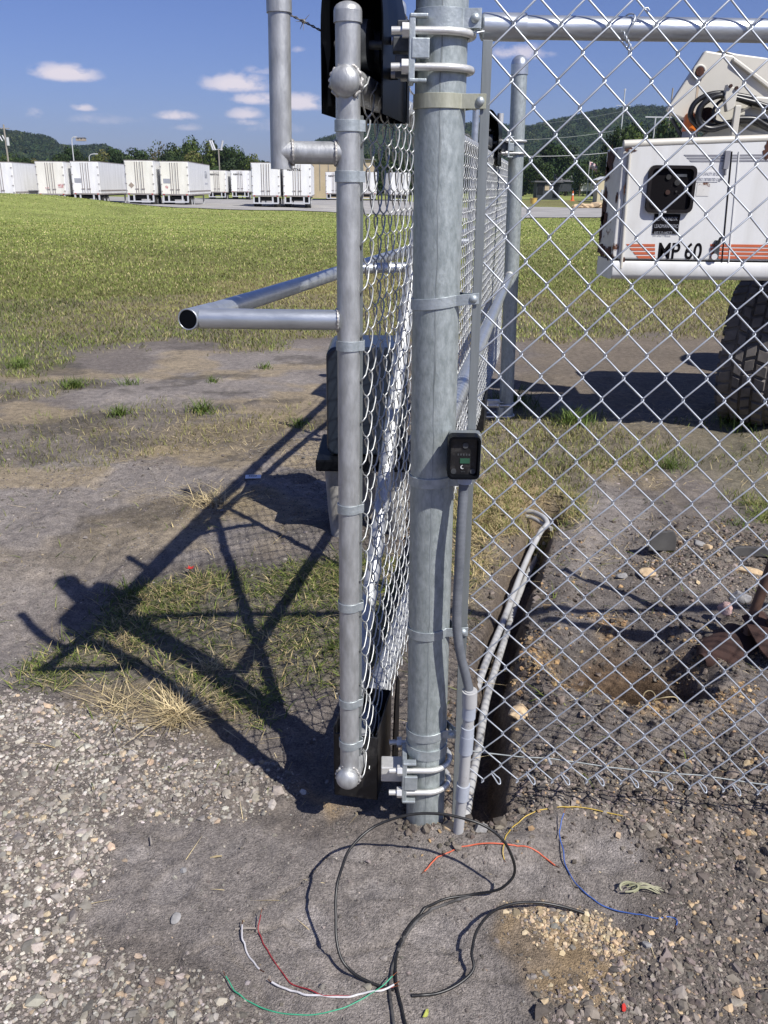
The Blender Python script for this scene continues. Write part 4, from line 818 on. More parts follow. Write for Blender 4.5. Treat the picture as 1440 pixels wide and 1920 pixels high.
# rusty wire loop at the hole
c = atz(1215, 1322); b = MB(); an = np.linspace(0, 2*PI, 24); b.tube([c+V(.02*math.cos(a), .006*math.sin(a), .03+.022*math.sin(a)) for a in an], .002, 6); b.tube(spline([c+V(.015, 0, .02), c+V(.05, .0, .03), c+V(.09, .01, .025), c+V(.10, .01, .005), c+V(.07, 0, .0)], 6), .002, 6)
tag(b.build('root_loop', 'straw'), 'pale curled root hanging over the edge of the dug hole', 'root')

# ------------------------------------------------------------------ cables and wires in the foreground
def wire3(px, m, r_, label, cat='cable', sides=12, name='cable', per=10):
    P = []
    for x, y, h_ in px:
        c = atz(x, y, h_)
        for _ in range(2): c = atz(x, y, max(h_, 0)+H(c[0], c[1])+r_*.7)
        P.append(c)
    S_ = spline(P, per); tt_ = np.linspace(0, 1, len(S_))*len(P); sd_ = (abs(hash(m))*0+len(P)*7+int(px[0][0])); am = .0045 if r_ < .003 else .0018
    S_ = S_+am*np.stack([vnoise(tt_*1.9, tt_*0, sd_)-.5, vnoise(tt_*1.9, tt_*0, sd_+3)-.5, np.abs(vnoise(tt_*1.3, tt_*0, sd_+5)-.5)*1.2], -1)
    S_[:, 2] = np.maximum(S_[:, 2], height(S_[:, 0], S_[:, 1])+r_*.9)
    o = tag(MB().tube(S_, r_, sides).build(name, m), label, cat)
    if r_ < .003:
        for e, f in ((S_[0], S_[0]-S_[2]), (S_[-1], S_[-1]-S_[-3])): f = f/np.linalg.norm(f); f[2] = max(f[2], 0); MB().tube([e-f*.001, e+f*.006, e+f*.012+V(.001, 0, .001)], r_*.5, 6).build('copper_end', 'copper', o)
    return o
wire3([(770, 1960, 0), (755, 1900, 0), (742, 1840, 0), (745, 1785, 0), (775, 1728, .0), (830, 1688, .0), (890, 1677, .006), (940, 1665, .04), (966, 1632, .09), (945, 1578, .16), (900, 1545, .20), (830, 1527, .21), (760, 1530, .20), (700, 1552, .18), (655, 1595, .155), (633, 1655, .13), (629, 1720, .09), (634, 1780, .05), (652, 1815, .02), (690, 1840, .004), (738, 1856, 0)], 'cable', .0034, 'black cable curling up in a big springy loop in front of the post')
wire3([(772, 1868, 0), (800, 1866, .0), (845, 1853, .006), (886, 1820, .02), (884, 1785, .035), (896, 1742, .045), (930, 1706, .04), (985, 1692, .03), (1040, 1697, .015), (1096, 1713, .004)], 'cable', .0034, 'loose black cable piece curving like a hook over the tan grit')
wire3([(745, 1962, 0), (735, 1900, 0), (731, 1850, 0), (740, 1800, 0), (765, 1748, 0), (800, 1712, 0), (850, 1690, .0), (885, 1680, 0)], 'cable_dusty', .0036, 'dusty grey cable lying flat beside the springy black loop')
wire3([(455, 1735, .01), (457, 1765, .006), (468, 1795, .0), (487, 1817, 0)], 'w_white', .0021, 'short white wire piece beside the broken stick', 'wire', 8, 'insulated_wire')
wire3([(510, 1842, .006), (545, 1858, .004), (590, 1868, .002), (650, 1869, .002), (700, 1860, .004), (737, 1848, .008)], 'w_white', .0023, 'long white wire fanning out from the end of the black cable', 'wire', 8, 'insulated_wire')
wire3([(489, 1716, .02), (484, 1745, .006), (498, 1775, 0), (512, 1800, .0), (530, 1825, .0), (552, 1848, .002), (600, 1864, .002), (660, 1868, .002), (738, 1852, .006)], 'w_red', .0014, 'thin dark red wire curving over the dirt from the cable end', 'wire', 8, 'insulated_wire')
wire3([(424, 1830, .012), (440, 1858, .004), (470, 1880, .0), (520, 1899, 0), (580, 1903, 0), (640, 1890, .0), (700, 1862, .004), (737, 1832, .02)], 'w_green', .0014, 'thin green wire sweeping to the lower left of the cable end', 'wire', 8, 'insulated_wire')
wire3([(946, 1612, 0), (944, 1580, .004), (962, 1550, .003), (1000, 1524, .0), (1050, 1514, .004), (1100, 1516, .0), (1168, 1531, 0)], 'w_yellow', .0015, 'thin yellow wire bent across the dirt right of the conduit foot', 'wire', 8, 'insulated_wire')
wire3([(797, 1634, 0), (815, 1612, .003), (835, 1601, .0), (880, 1587, 0), (940, 1583, .004), (1000, 1595, 0), (1040, 1623, 0)], 'w_orange', .0019, 'orange wire arched over the dirt between the cable loops', 'wire', 8, 'insulated_wire')
wire3([(1058, 1525, .03), (1050, 1550, .012), (1052, 1580, .006), (1062, 1625, .0), (1085, 1662, .002), (1120, 1692, .0), (1170, 1712, 0), (1225, 1721, .0), (1262, 1721, .0), (1268, 1735, 0)], 'w_blue', .0016, 'blue wire curving down the dirt at right', 'wire', 8, 'insulated_wire')

# ------------------------------------------------------------------ post hole digger
dg = thing('post_hole_digger', 'rusty post hole digger with long brown handles standing beside the dug hole', 'digging tool', atz(1375, 1235))
zg = H(1.2, 2.75)
def blade(b, base, top, bulge, wd):
    a = np.array(base, float); t = np.array(top, float); ax = t-a; Lb = np.linalg.norm(ax); ax /= Lb; s = np.cross(ax, bulge); s /= np.linalg.norm(s); u = np.cross(s, ax); P = []
    for i, q in enumerate(np.linspace(0, 1, 9)):
        ww = wd*(.35+.65*min(1, q*3.2))*(1-.15*max(0, q-.7)); P.append([a+ax*Lb*q+s*ww*e-u*(.035*(e*e)) for e in np.linspace(-1, 1, 11)])
    P = np.array(P); b.grid(P); b.grid((P+u*.003)[::-1]); return b
b = blade(MB(), (1.13, 2.68, zg+.0), (1.31, 2.78, zg+.055), (-.2, -.4, 1), .075); b.build('blade', 'rust', dg)
b = blade(MB(), (1.42, 2.62, zg+.0), (1.36, 2.79, zg+.12), (.6, -.8, .4), .075); b.build('blade', 'rust', dg)
h1 = [V(1.30, 2.765, zg+.03), V(1.325, 2.768, zg+.12), V(1.49, 2.76, zg+1.12)]
b = MB(); b.tube(spline(h1, 5), [.021, .021, .020, .019]+[.0185]*7, 16); b.build('handle', 'dark_wood', dg)
h2 = [V(1.385, 2.75, zg+.09), V(1.375, 2.68, zg+.22), V(1.30, 2.25, zg+1.12)]
b = MB(); b.tube(spline(h2, 5), [.021, .021, .020, .019]+[.0185]*7, 16); b.build('handle', 'dark_wood', dg)
b = MB(); b.cyl(V(1.29, 2.772, zg+.055), V(1.40, 2.755, zg+.075), .012, 10); b.build('pivot_bolt', 'rust', dg)
rock(1352, 1196, (.042, .03, .035), 'pink_rock', 'pinkish brick chunk resting by the digger blade', seed=21, zoff=.035)

# ------------------------------------------------------------------ gate motor behind the gate
mo = thing('gate_motor', 'dark blue black box on a plate and pale posts, half hidden behind the gate upright', 'gate operator', (-.12, 4.0, 0))
b = MB(); P3 = rrect(-.27, .10, .42, .925, .045, 3.88); b.prism(P3, (0, .36, 0)); b.build('cover', 'op_cover', mo, .012, 3)
b = MB(); b.box((-.09, 4.05, .385), (.46, .46, .055)); b.build('base_plate', 'black', mo, .008)
for x, y in ((-.235, 3.93), (.05, 3.93), (-.10, 4.2)):
    b = MB(); b.tube([V(x+.02, y, -.06), V(x+.01, y, .12), V(x, y, .36)], [.035, .046, .052], 20); b.build('leg', 'op_post', mo)
b = MB(); b.tube(spline([V(.15, 4.0, .55), V(.25, 4.0, .6), V(.3, 4.0, .3), V(.3, 4.02, -.02)], 6), .02, 12); b.build('conduit', 'pvc', mo)
# ------------------------------------------------------------------ text helper
def text_mesh(body, size, loc, rot, name, m, parent, ext=.002, bold=0., xs=1.):
    cu = bpy.data.curves.new(name, 'FONT'); cu.body = body; cu.size = size; cu.extrude = ext; cu.offset = bold; cu.align_x = 'LEFT'
    ob = bpy.data.objects.new(name+'_src', cu); C.objects.link(ob); bpy.context.view_layer.update()
    me = bpy.data.meshes.new_from_object(ob.evaluated_get(bpy.context.evaluated_depsgraph_get())); bpy.data.objects.remove(ob); bpy.data.curves.remove(cu)
    me.transform(Matrix.Translation(Vector(loc)-Vector(ROOT[parent.name]))@rot@Matrix.Diagonal((xs, 1, 1, 1))); me.materials.clear(); me.materials.append(M[m])
    o = bpy.data.objects.new(name, me); C.objects.link(o); o.parent = parent; ROOT[o.name] = ROOT[parent.name]; return o
RX = Matrix.Rotation(PI/2, 4, 'X')
# ------------------------------------------------------------------ white aerial lift
TY = 5.5
def tp(x, y, off=0.): p = atY(x, y, TY); return V(p[0], TY-off, p[2])
lift = thing('boom_lift', 'white rust stained boom lift marked MP 60 parked behind the fence', 'boom lift', (2.8, 6.0, 0))
x0 = 1.385; x1 = 4.6; zb = 1.20; zt0 = 1.845; ztr = lambda x: zt0+(x-x0)*.048
b = MB(); b.prism([V(x0+.03, TY, zb), V(x1, TY, zb), V(x1, TY, ztr(x1)), V(x0+.03, TY, ztr(x0))], (0, .42, 0)); body = b.build('body', 'truck', lift, .012)
b = MB(); b.prism([V(x0-.005, TY+.014, zb+.01), V(x0+.03, TY+.014, zb+.01), V(x0+.03, TY+.014, ztr(x0)-.01), V(x0-.005, TY+.014, ztr(x0)-.01)], (0, .40, 0)); b.build('end_panel', 'truck_rusty', lift, .008)
b = MB(); b.tube([V(x, TY+.018, ztr(x)+.004) for x in np.linspace(x0-.005, x1, 14)], .024, 12); b.box(((x0+x1)/2, TY+.21, zt0-.05), (x1-x0-.05, .37, .02)); b.build('top_rim', 'cream', body)
b = MB(); sec = [(0, zb-.008), (-.006, zb-.02), (-.012, zb-.085), (.01, zb-.115), (.06, zb-.12), (.40, zb-.12), (.40, zb-.008)]; b.grid(np.array([[V(x, TY+yy, z) for yy, z in sec] for x in (x0-.004, x1)])); b.prism([V(x0-.004, TY+yy, z) for yy, z in sec], (.004, 0, 0)); b.build('bottom_skirt', 'truck', lift)
b = MB(); b.cyl(tp(1181, 280, .004)+V(0, -.0, 0), tp(1164, 503, .004), .009, 12); b.build('hinge', 'cream', body)
p = tp(1372, 284); q = tp(1353, 492); b = MB(); b.prism([p+V(-.004, -.001, 0), p+V(.004, -.001, 0), q+V(.004, -.001, 0), q+V(-.004, -.001, 0)], (0, -.002, 0)); b.build('door_gap', 'ink', body)
p = tp(1386, 284); q = tp(1366, 492); b = MB(); b.prism([p+V(-.004, -.001, 0), p+V(.003, -.001, 0), q+V(.003, -.001, 0), q+V(-.004, -.001, 0)], (0, -.004, 0)); b.build('door_edge', 'truck', body)
# rust scabs: ragged patches, slightly proud
rust_o = MB()
def scab(cx_, cz_, sx, sz, seed, face='front'):
    rg = np.random.default_rng(seed); k = 26; an = np.linspace(0, 2*PI, k, endpoint=False); r_ = 1+.35*rg.normal(size=k)*.6; r_ = np.clip(r_, .45, 1.5)
    P = [V(cx_+sx*math.cos(a)*q, TY-.0025, cz_+sz*math.sin(a)*q) if face == 'front' else V(x0-.0085, TY+.014+max(.004, min(.39, cx_+sx*math.cos(a)*q)), cz_+sz*math.sin(a)*q) for a, q in zip(an, r_)]
    return P
for i, (cx_, cz_, sx, sz, fc_) in enumerate(((.28, 1.77, .10, .07, 's'), (.33, 1.70, .05, .05, 's'), (.33, 1.50, .05, .12, 's'), (.30, 1.42, .09, .045, 's'), (.36, 1.33, .03, .05, 's'), (.28, 1.235, .12, .035, 's'), (.10, 1.23, .07, .04, 's'), (.03, 1.56, .02, .03, 's'))):
    b = MB(); b.prism(scab(cx_, cz_, sx, sz, i+40, 'side'), (-.0015, 0, 0)); b.build('rust_patch', 'rust_deep', lift)
for i, (px, py, sx, sz) in enumerate(((1182, 282, .03, .012), (1175, 345, .008, .02), (1171, 355, .006, .03), (1167, 490, .012, .03), (1395, 505, .05, .008), (1438, 282, .02, .05), (1362, 500, .010, .02))):
    p = tp(px, py); P = scab(p[0], p[2], sx, sz, i+90); b = MB(); b.prism(P, (0, -.001, 0)); b.build('rust_patch', 'rust_deep', body)
# gauge window
wl, wr = tp(1213, 350)[0], tp(1301, 350)[0]; wt, wb = tp(1257, 310)[2], tp(1257, 399)[2]
b = MB(); o0 = rrect(wl, wr, wb, wt, .035, TY-.028, 8); o1 = rrect(wl, wr, wb, wt, .035, TY-.001, 8); i0 = rrect(wl+.018, wr-.018, wb+.018, wt-.018, .026, TY-.028, 8); i1 = rrect(wl+.018, wr-.018, wb+.018, wt-.018, .026, TY-.005, 8)
b.grid(np.stack([cl(o1), cl(o0)])); b.grid(np.stack([cl(o0), cl(i0)]), False); b.grid(np.stack([cl(i0), cl(i1)])); win = b.build('gauge_window', 'rubber', body)
b = MB(); b.prism(rrect(wl+.015, wr-.015, wb+.015, wt-.015, .026, TY-.0045, 8), (0, .003, 0)); b.build('panel_recess', 'ink', win)
wc = (wl+wr)/2
for x, z, r_, m in ((wc-.015, wb+.115, .014, 'rust'), (wc+.035, wb+.17, .017, 'chassis'), (wc-.02, wb+.20, .015, 'chassis'), (wc+.035, wb+.12, .006, 'chassis'), (wc+.055, wb+.10, .005, 'chassis')):
    b = MB(); b.cyl((x, TY-.0048, z), (x, TY-.012, z), r_, 20); b.build('gauge', m, win)
b = MB(); b.box((wc+.055, TY-.007, wt-.055), (.065, .004, .016)); b.build('tape_strip', 'dark_metal', win)
b = MB(); b.box((wc-.025, TY-.03, wb+.006), (.018, .006, .010)); b.build('latch_tab', 'white', win)
# name plate
pl, pr_ = tp(1225, 420)[0], tp(1273, 420)[0]; pt_, pb2 = tp(1250, 401)[2], tp(1250, 438)[2]
b = MB(); b.box(((pl+pr_)/2, TY-.004, (pt_+pb2)/2), (pr_-pl, .005, pt_-pb2)); plate = b.build('notice_plate', 'ink', body)
for i, s_ in enumerate(('KEY+SOUND.7K', 'LEADMAN/OFFICE', '107.5.D MEZZ')): text_mesh(s_, .030, (pl+.006, TY-.0068, pt_-.038-i*.042), RX, 'plate_lettering', 'decal', plate, .0006, 0, .62)
pa, pb_ = tp(1305, 330), tp(1347, 330); zt_, zb_ = tp(1326, 320)[2], tp(1326, 341)[2]
b = MB(); b.box(((pa[0]+pb_[0])/2, TY-.002, (zt_+zb_)/2), (pb_[0]-pa[0], .002, zt_-zb_)); lab = b.build('load_label', 'white', body)
for i, s_ in enumerate(('LOAD CAPACITY 500 LBS.', 'EVENLY DISTRIBUTED LOAD')): text_mesh(s_, .023, (pa[0]+.004, TY-.0034, zt_-.026-i*.030), RX, 'label_lettering', 'decal', lab, .0005, .0006, .50)
b = MB(); pe = tp(1318, 355); b.box((pe[0], TY-.0015, pe[2]), (.075, .001, .075)); b.build('worn_sticker', 'truck_rusty', body)
# stripes
def sbar(x0_, x1_, yt, yb, m, slant=0.):
    a, c_, d_, e_ = tp(x0_, yt), tp(x1_, yt), tp(x1_, yb), tp(x0_+slant, yb); b = MB(); b.prism([a+V(0, -.001, 0), c_+V(0, -.001, 0), d_+V(0, -.001, 0), e_+V(0, -.001, 0)], (0, -.0012, 0)); b.build('stripe', m, body)
for i in range(4):
    y = 457.5+i*7.4; sbar(1174+i*6.3, 1228, y, y+4.9, 'orange_stripe', 4)
    x = 1332; P_ = [tp(x, y), V(x1-.05, TY, tp(x, y)[2]-.0), V(x1-.05, TY, tp(x, y+4.9)[2]), tp(x, y+4.9)]; b = MB(); b.prism([k_+V(0, -.001, 0) for k_ in P_], (0, -.0012, 0)); b.build('stripe', 'orange_stripe', body)
for i in range(3):
    y = 290+i*5.2; sbar(1282+i*5, 1364, y, y+3.0, 'grey_stripe', 4); x = 1370; P_ = [tp(x, y-.3), V(x1-.05, TY, tp(x, y-.3)[2]+.05), V(x1-.05, TY, tp(x, y+2.7)[2]+.05), tp(x, y+2.7)]; b = MB(); b.prism([k_+V(0, -.001, 0) for k_ in P_], (0, -.0012, 0)); b.build('stripe', 'grey_stripe', body)
a = tp(1231, 484.5); text_mesh('MP 60', .132, (a[0], TY-.0012, a[2]), RX, 'model_lettering', 'ink', body, .001, .0022, .80)
p = tp(1361, 300); b = MB(); b.box((p[0], TY-.012, p[2]), (.028, .022, .10)); b.cyl((p[0], TY-.012, p[2]-.05), (p[0]+.004, TY-.012, p[2]-.085), .008, 8); b.build('latch', 'grey_stripe', body)
p = tp(1341, 468); b = MB(); b.box((p[0]+.004, TY-.012, p[2]), (.030, .020, .11)); b.tube([V(p[0], TY-.02, p[2]+.03), V(p[0]+.008, TY-.04, p[2]+.07), V(p[0]+.02, TY-.05, p[2]+.075)], .008, 8); b.build('handle', 'dark_metal', body)
b = MB(); b.cyl((p[0]-.008, TY-.022, p[2]-.04), (p[0]-.008, TY-.028, p[2]-.04), .018, 14); b.build('tag_disc', 'white', body)
# chassis behind
b = MB(); b.box((3.9, 6.35, 1.2), (2.2, .6, .16)); b.box((3.2, 6.45, .9), (.35, .3, .6)); b.cyl((2.85, 6.3, .52), (3.9, 8.1, .52), .06, 10); b.build('chassis', 'chassis', lift)
b = MB(); b.box((3.9, 6.3, 1.5), (2.2, 1.2, .6)); b.build('engine_housing', 'cream', lift, .03)
# boom
def bp(x, y, Y=5.75): return atY(x, y, Y)
z3 = lambda x, y: (1180+x/5.54, 60+y/5.54)
def plate3(pts, Y, d, name, m, bev=.01): b = MB(); b.prism([bp(*z3(x, y), Y) for x, y in pts], (0, d, 0)); return b.build(name, m, lift, bev)
plate3([(395, 800), (430, 850), (600, 925), (700, 1000), (900, 1110), (1500, 1080), (1500, 560), (1080, 240), (945, 215), (795, 190)], 5.75, .05, 'boom_bracket', 'cream')
plate3([(395, 800), (430, 850), (600, 925), (800, 900), (1500, 760), (1500, 560), (1080, 240), (945, 215), (795, 190)], 6.15, .05, 'boom_bracket', 'cream')
plate3([(940, 185), (1120, 225), (1900, 330), (2200, 1000), (1500, 620), (1060, 245)], 5.85, .24, 'upper_boom', 'cream', .015)
plate3([(1085, 262), (1115, 282), (1620, 660), (1600, 700), (1080, 300)], 5.725, .024, 'weld_flange', 'cream', .004)
plate3([(1310, 665), (1900, 700), (1900, 900), (1290, 785)], 5.62, .10, 'lower_link', 'cream', .01)
plate3([(1120, 870), (1300, 750), (1600, 800), (1900, 880), (1900, 960), (1440, 915)], 5.66, .09, 'lower_link', 'cream', .01)
plate3([(700, 1120), (820, 1040), (1100, 940), (1250, 1020), (1500, 1080), (1500, 1130)], 5.70, .03, 'mount_plate', 'cream', .006)
c = bp(*z3(722, 415), 5.745); b = MB(); b.tube([c+V(.016*math.cos(a)*2.1, -.01, .016*math.sin(a)*2.1) for a in np.linspace(0, 2*PI, 24)], .009, 8, closed=True); b.build('pin_collar', 'cream', lift)
b = MB(); b.cyl(c+V(0, .01, 0), c-V(0, .025, 0), .024, 20); b.build('pivot_pin', 'rust_deep', lift)
c = bp(*z3(785, 890), 5.73); b = MB(); b.cyl(c, c-V(0, .04, 0), .055, 24); b.cyl(c-V(0, .04, 0), c-V(0, .05, 0), .022, 16); b.build('pivot_pin', 'rust', lift)
c = bp(*z3(705, 620), 5.749); b = MB(); b.prism([c+V(-.008, 0, .10), c+V(.010, 0, .10), c+V(.006, 0, -.06), c+V(-.004, 0, -.09)], (0, -.0012, 0)); b.build('rust_streak', 'rust_stain', lift)
def hose(pts, Y, r_, name='hose'): b = MB(); b.tube(spline([bp(*z3(x, y), Y+dy) for x, y, dy in pts], 7), r_, 10); b.build(name, 'hose', lift)
hose([(1900, 800, 0), (1500, 730, 0), (1290, 690, 0), (1100, 655, 0), (940, 635, 0), (800, 660, 0), (680, 740, 0), (635, 850, 0), (665, 930, 0), (750, 1000, 0), (880, 1010, 0), (1060, 950, 0), (1300, 900, 0)], 5.64, .016)
hose([(1900, 830, 0), (1500, 790, 0), (1300, 735, 0), (1080, 680, 0), (950, 660, 0), (830, 700, 0), (740, 780, 0), (715, 870, 0), (740, 960, 0), (850, 1005, 0), (1060, 960, 0), (1250, 925, 0), (1500, 1030, 0)], 5.60, .017)
hose([(1300, 760, 0), (1180, 715, 0), (1060, 670, 0), (940, 650, 0), (850, 690, 0), (770, 750, 0), (730, 850, 0), (760, 940, 0), (900, 970, 0), (1080, 930, 0), (1500, 930, 0)], 5.66, .014)
hose([(990, 690, 0), (920, 740, 0), (875, 810, 0), (870, 880, 0), (900, 930, 0), (990, 950, 0)], 5.63, .009)
hose([(1120, 900, 0), (1300, 905, 0), (1400, 960, 0), (1600, 1070, 0)], 5.58, .016)
b = MB(); p = bp(*z3(1045, 660), 5.57); q = bp(*z3(1040, 790), 5.57); b.prism([p+V(-.02, 0, .06), p+V(.045, 0, .03), q+V(.03, 0, 0), q+V(-.01, 0, -.02), q+V(-.035, 0, .06)], (0, .05, 0)); b.build('hose_clamp', 'cream', lift, .004)
for dx in (.0, .035): b = MB(); b.cyl(p+V(dx-.005, .0, .05-dx*.3), p+V(dx-.005, -.012, .05-dx*.3), .010, 8); b.build('clamp_bolt', 'rust', lift)
p = bp(*z3(1105, 920), 5.57); b = MB(); b.box(p, (.035, .03, .16)); b.build('hose_clamp', 'cream', lift, .004)
# beacon
c = bp(*z3(632, 1035), 5.72); bz_ = atY(*z3(632, 1115), 5.72)[2]
b = MB(); b.cyl(c, c+V(0, 0, .085), .052, 24, .044); b.dome(c+V(0, 0, .085), .044, (0, 0, 1), 20, .5); b.build('beacon_lens', 'amber', lift)
b = MB(); b.cyl(V(c[0], c[1], bz_-.05), c, .046, 24); b.build('beacon_base', 'grey_stripe', lift)
p = bp(*z3(440, 900), 5.9); q = bp(*z3(560, 1110), 5.9); b = MB(); b.cyl(p, q, .012, 8); b.cyl(p+V(.05, 0, .02), q+V(.04, 0, 0), .018, 8); b.build('stay_rod', 'dark_metal', lift)
# wheel
WC = V(2.70, 6.25, .52); AX = V(-.88, .475, 0); AX /= np.linalg.norm(AX); WU = np.cross(V(0, 0, 1), AX); WU /= np.linalg.norm(WU)
def wp(a, r_, o): return WC+AX*o+(WU*math.cos(a)+V(0, 0, 1)*math.sin(a))*r_
an = np.linspace(0, 2*PI, 65); prof = [(.20, .30), (.212, .40), (.205, .46), (.185, .492), (.10, .503), (0, .506), (-.10, .503), (-.185, .492), (-.205, .46), (-.212, .40), (-.20, .30)]
b = MB(); b.grid(np.array([[wp(a, r_, o) for a in an] for o, r_ in prof])); wheel = b.build('wheel', 'tyre', lift)
blk = MB()
for i in range(34):
    a = 2*PI*i/34
    for j, (o0_, o1_, ph) in enumerate(((-.20, -.115, .5), (-.105, -.03, 0.), (-.022, .045, .5), (.055, .11, 0.), (.12, .20, .5))):
        a0 = a+ph*2*PI/34; wv = 2*PI/34*.82; sk_ = .035*(1 if j % 2 else -1)
        r0_, r1_ = (.485 if abs(o0_) > .15 or abs(o1_) > .15 else .498), .528-(.022 if j in (0, 4) else 0)
        lo_ = [wp(a0, r0_, o0_), wp(a0+sk_, r0_, o1_), wp(a0+sk_+wv, r0_, o1_), wp(a0+wv, r0_, o0_)]; hi_ = [wp(a0+.012, r1_, o0_+.006), wp(a0+sk_+.012, r1_, o1_-.006), wp(a0+sk_+wv-.012, r1_, o1_-.006), wp(a0+wv-.012, r1_, o0_+.006)]
        blk.add(lo_+hi_, [(0, 3, 2, 1), (4, 5, 6, 7), (0, 1, 5, 4), (1, 2, 6, 5), (2, 3, 7, 6), (3, 0, 4, 7)])
    for s_ in (-1, 1):
        o_ = s_*.205; v_ = [wp(a+da, r_, s_*oo) for oo, r_ in ((.198, .47), (.222, .455), (.222, .405), (.205, .40)) for da in (0, .11)]; blk.add(v_, [(0, 1, 3, 2), (2, 3, 5, 4), (4, 5, 7, 6), (0, 2, 4, 6), (1, 7, 5, 3)])
t_ = blk.build('tread', 'tyre', wheel)
b = MB(); b.grid(np.array([[wp(a, r_, o) for a in an] for o, r_ in ((.19, .305), (.12, .28), (.10, .16), (.15, .10), (.15, .01))])); b.build('rim', 'truck', wheel)
w2 = copy_tree(wheel, parent=lift); w2.location = (.9, .0, 0) if 0 else (1.1, 1.9, 0)

# ------------------------------------------------------------------ gravel lot
def lot_sheet():
    ed = [(-90, 70), (-30, 70), (-21, 73), (-16, 77), (-5, 78), (2, 72), (5, 60), (8, 57), (20, 58), (70, 62)]; xs_ = np.linspace(-90, 70, 120); y0_ = np.interp(xs_, *zip(*ed))+fbm(xs_, xs_*0, .2, 3, 5)*1.2
    y1_ = np.interp(xs_, (-90, 0, 8, 70), (150, 140, 99, 96))+fbm(xs_, xs_*0, .25, 3, 15)*1.5; t = np.linspace(0, 1, 60)
    X = np.repeat(xs_[:, None], 60, 1); Y = y0_[:, None]+(y1_-y0_)[:, None]*t; return np.stack([X, Y, height(X, Y, False)+.05], -1)
o = MB().grid(lot_sheet()).build('gravel_lot', 'lot'); tag(o, kind='structure')

# ------------------------------------------------------------------ semi trailers
def make_trailer(m, label):
    g = thing('semi_trailer', label, 'trailer', (0, 0, 0)); w = 1.3; Lt = 14.8
    b = MB(); b.box((0, Lt/2, 2.62), (2*w, Lt, 2.86)); body = b.build('body', 'trailer', g, .04)
    b = MB(); b.box((0, Lt/2, 4.06), (2*w+.02, Lt+.02, .06)); b.box((0, Lt/2, 1.20), (2*w+.03, Lt+.02, .12)); b.build('side_rail', 'trailer_trim', g)
    for s in (-1, 1):
        b = MB(); b.box((s*.62, -.035, 2.62), (1.20, .05, 2.72)); d = b.build('door', m, g, .01)
        for k in (.34, .14):
            b = MB(); b.cyl((s*k, -.085, 1.28), (s*k, -.085, 3.96), .028, 8); b.build('lock_rod', 'trailer_trim', d)
        b = MB()
        for z in (1.5, 2.1, 2.9, 3.6):
            b = MB(); b.box((s*1.22, -.075, z), (.14, .04, .07)); b.build('hinge', 'trailer_trim', d)
        b = MB(); b.box((s*.26, -.10, 1.66), (.34, .03, .06)); b.build('door_handle', 'trailer_trim', d)
        b = MB(); b.box((s*1.05, -.07, 1.21), (.14, .04, .09)); b.build('tail_light', 'tail_red', g)
    b = MB(); b.box((0, -.04, 1.20), (2.5, .09, .10)); b.build('rear_sill', 'trailer_trim', g)
    b = MB(); b.box((0, -.02, .58), (2.35, .12, .12))
    b.build('underride_bar', 'lamp_grey', g)
    for x in (-.62, .62, -1.12, 1.12): b = MB(); b.box((x, 0, .88), (.14, .12, .58)); b.build('bar_post', 'lamp_grey', g)
    for y in (1.6, 2.9):
        for s in (-1, 1):
            b = MB(); b.cyl((s*.68, y, .52), (s*1.22, y, .52), .52, 28); wh = b.build('wheel', 'chassis', g); b = MB(); b.cyl((s*1.2, y, .52), (s*1.235, y, .52), .28, 20); b.build('rim', 'lamp_grey', wh)
    b = MB(); b.box((0, 2.3, .95), (1.2, 3.6, .35)); b.box((0, 7.5, 1.06), (.9, 14, .16)); b.build('chassis', 'chassis', g)
    for s in (-1, 1): b = MB(); b.box((s*.9, 11.8, .65), (.14, .14, 1.1)); b.build('landing_leg', 'lamp_grey', g)
    for s in (-1, 1): b = MB(); b.box((s*.95, .75, .72), (.55, .02, .7)); b.build('mud_flap', 'chassis', g)
    return g
def deco(t, kind):
    if kind & 1: b = MB(); b.box((-.72, -.068, 2.38), (.62, .012, .40)); add_l(t, b, 'rear_decal', 'decal')
    if kind & 2: b = MB(); b.prism([V(-.78, -.064, 1.95-.26), V(-.52, -.064, 1.95), V(-.78, -.064, 1.95+.26), V(-1.04, -.064, 1.95)], (0, -.008, 0)); add_l(t, b, 'hazard_diamond', 'placard')
    if kind & 4: b = MB(); b.box((.88, -.068, 1.95), (.5, .012, .34)); b.box((-.4, -.068, 1.75), (.3, .012, .14)); add_l(t, b, 'rear_placard', 'placard_red')
    if kind & 8: b = MB(); b.cyl((-.75, -.064, 1.85), (-.75, -.074, 1.85), .14, 18); add_l(t, b, 'round_sticker', 'placard_red')
    if kind & 16:
        R_ = Matrix.Rotation(PI/2, 4, 'Z')@RX; text_mesh('REN', .95, (1.305, 10.6, 2.75), R_, 'side_lettering', 'decal', t, .01, .02, 1.0)
        b = MB(); b.box((1.305, 11.5, 2.2), (.012, 2.2, .18)); add_l(t, b, 'side_decal', 'decal_pale')
    if kind & 32: text_mesh('RENTAL', .30, (-.9, -.072, 3.42), RX, 'rear_lettering', 'ink', t, .006, .008, 1.2)
    if kind & 64: b = MB(); b.box((1.303, Lt_/2, 1.50), (.012, 14.6, .14)); add_l(t, b, 'side_stripe', 'trailer_trim')
Lt_ = 14.8
def add_l(t, b, name, m):
    t0 = ROOT[t.name]; ROOT[t.name] = (0, 0, 0); b.build(name, m, t); ROOT[t.name] = t0
TG = 'trailers parked in a row beyond the field'
trw = make_trailer('trailer', 'x'); trc = make_trailer('trailer_cream', 'x'); used = set(); jobs = []
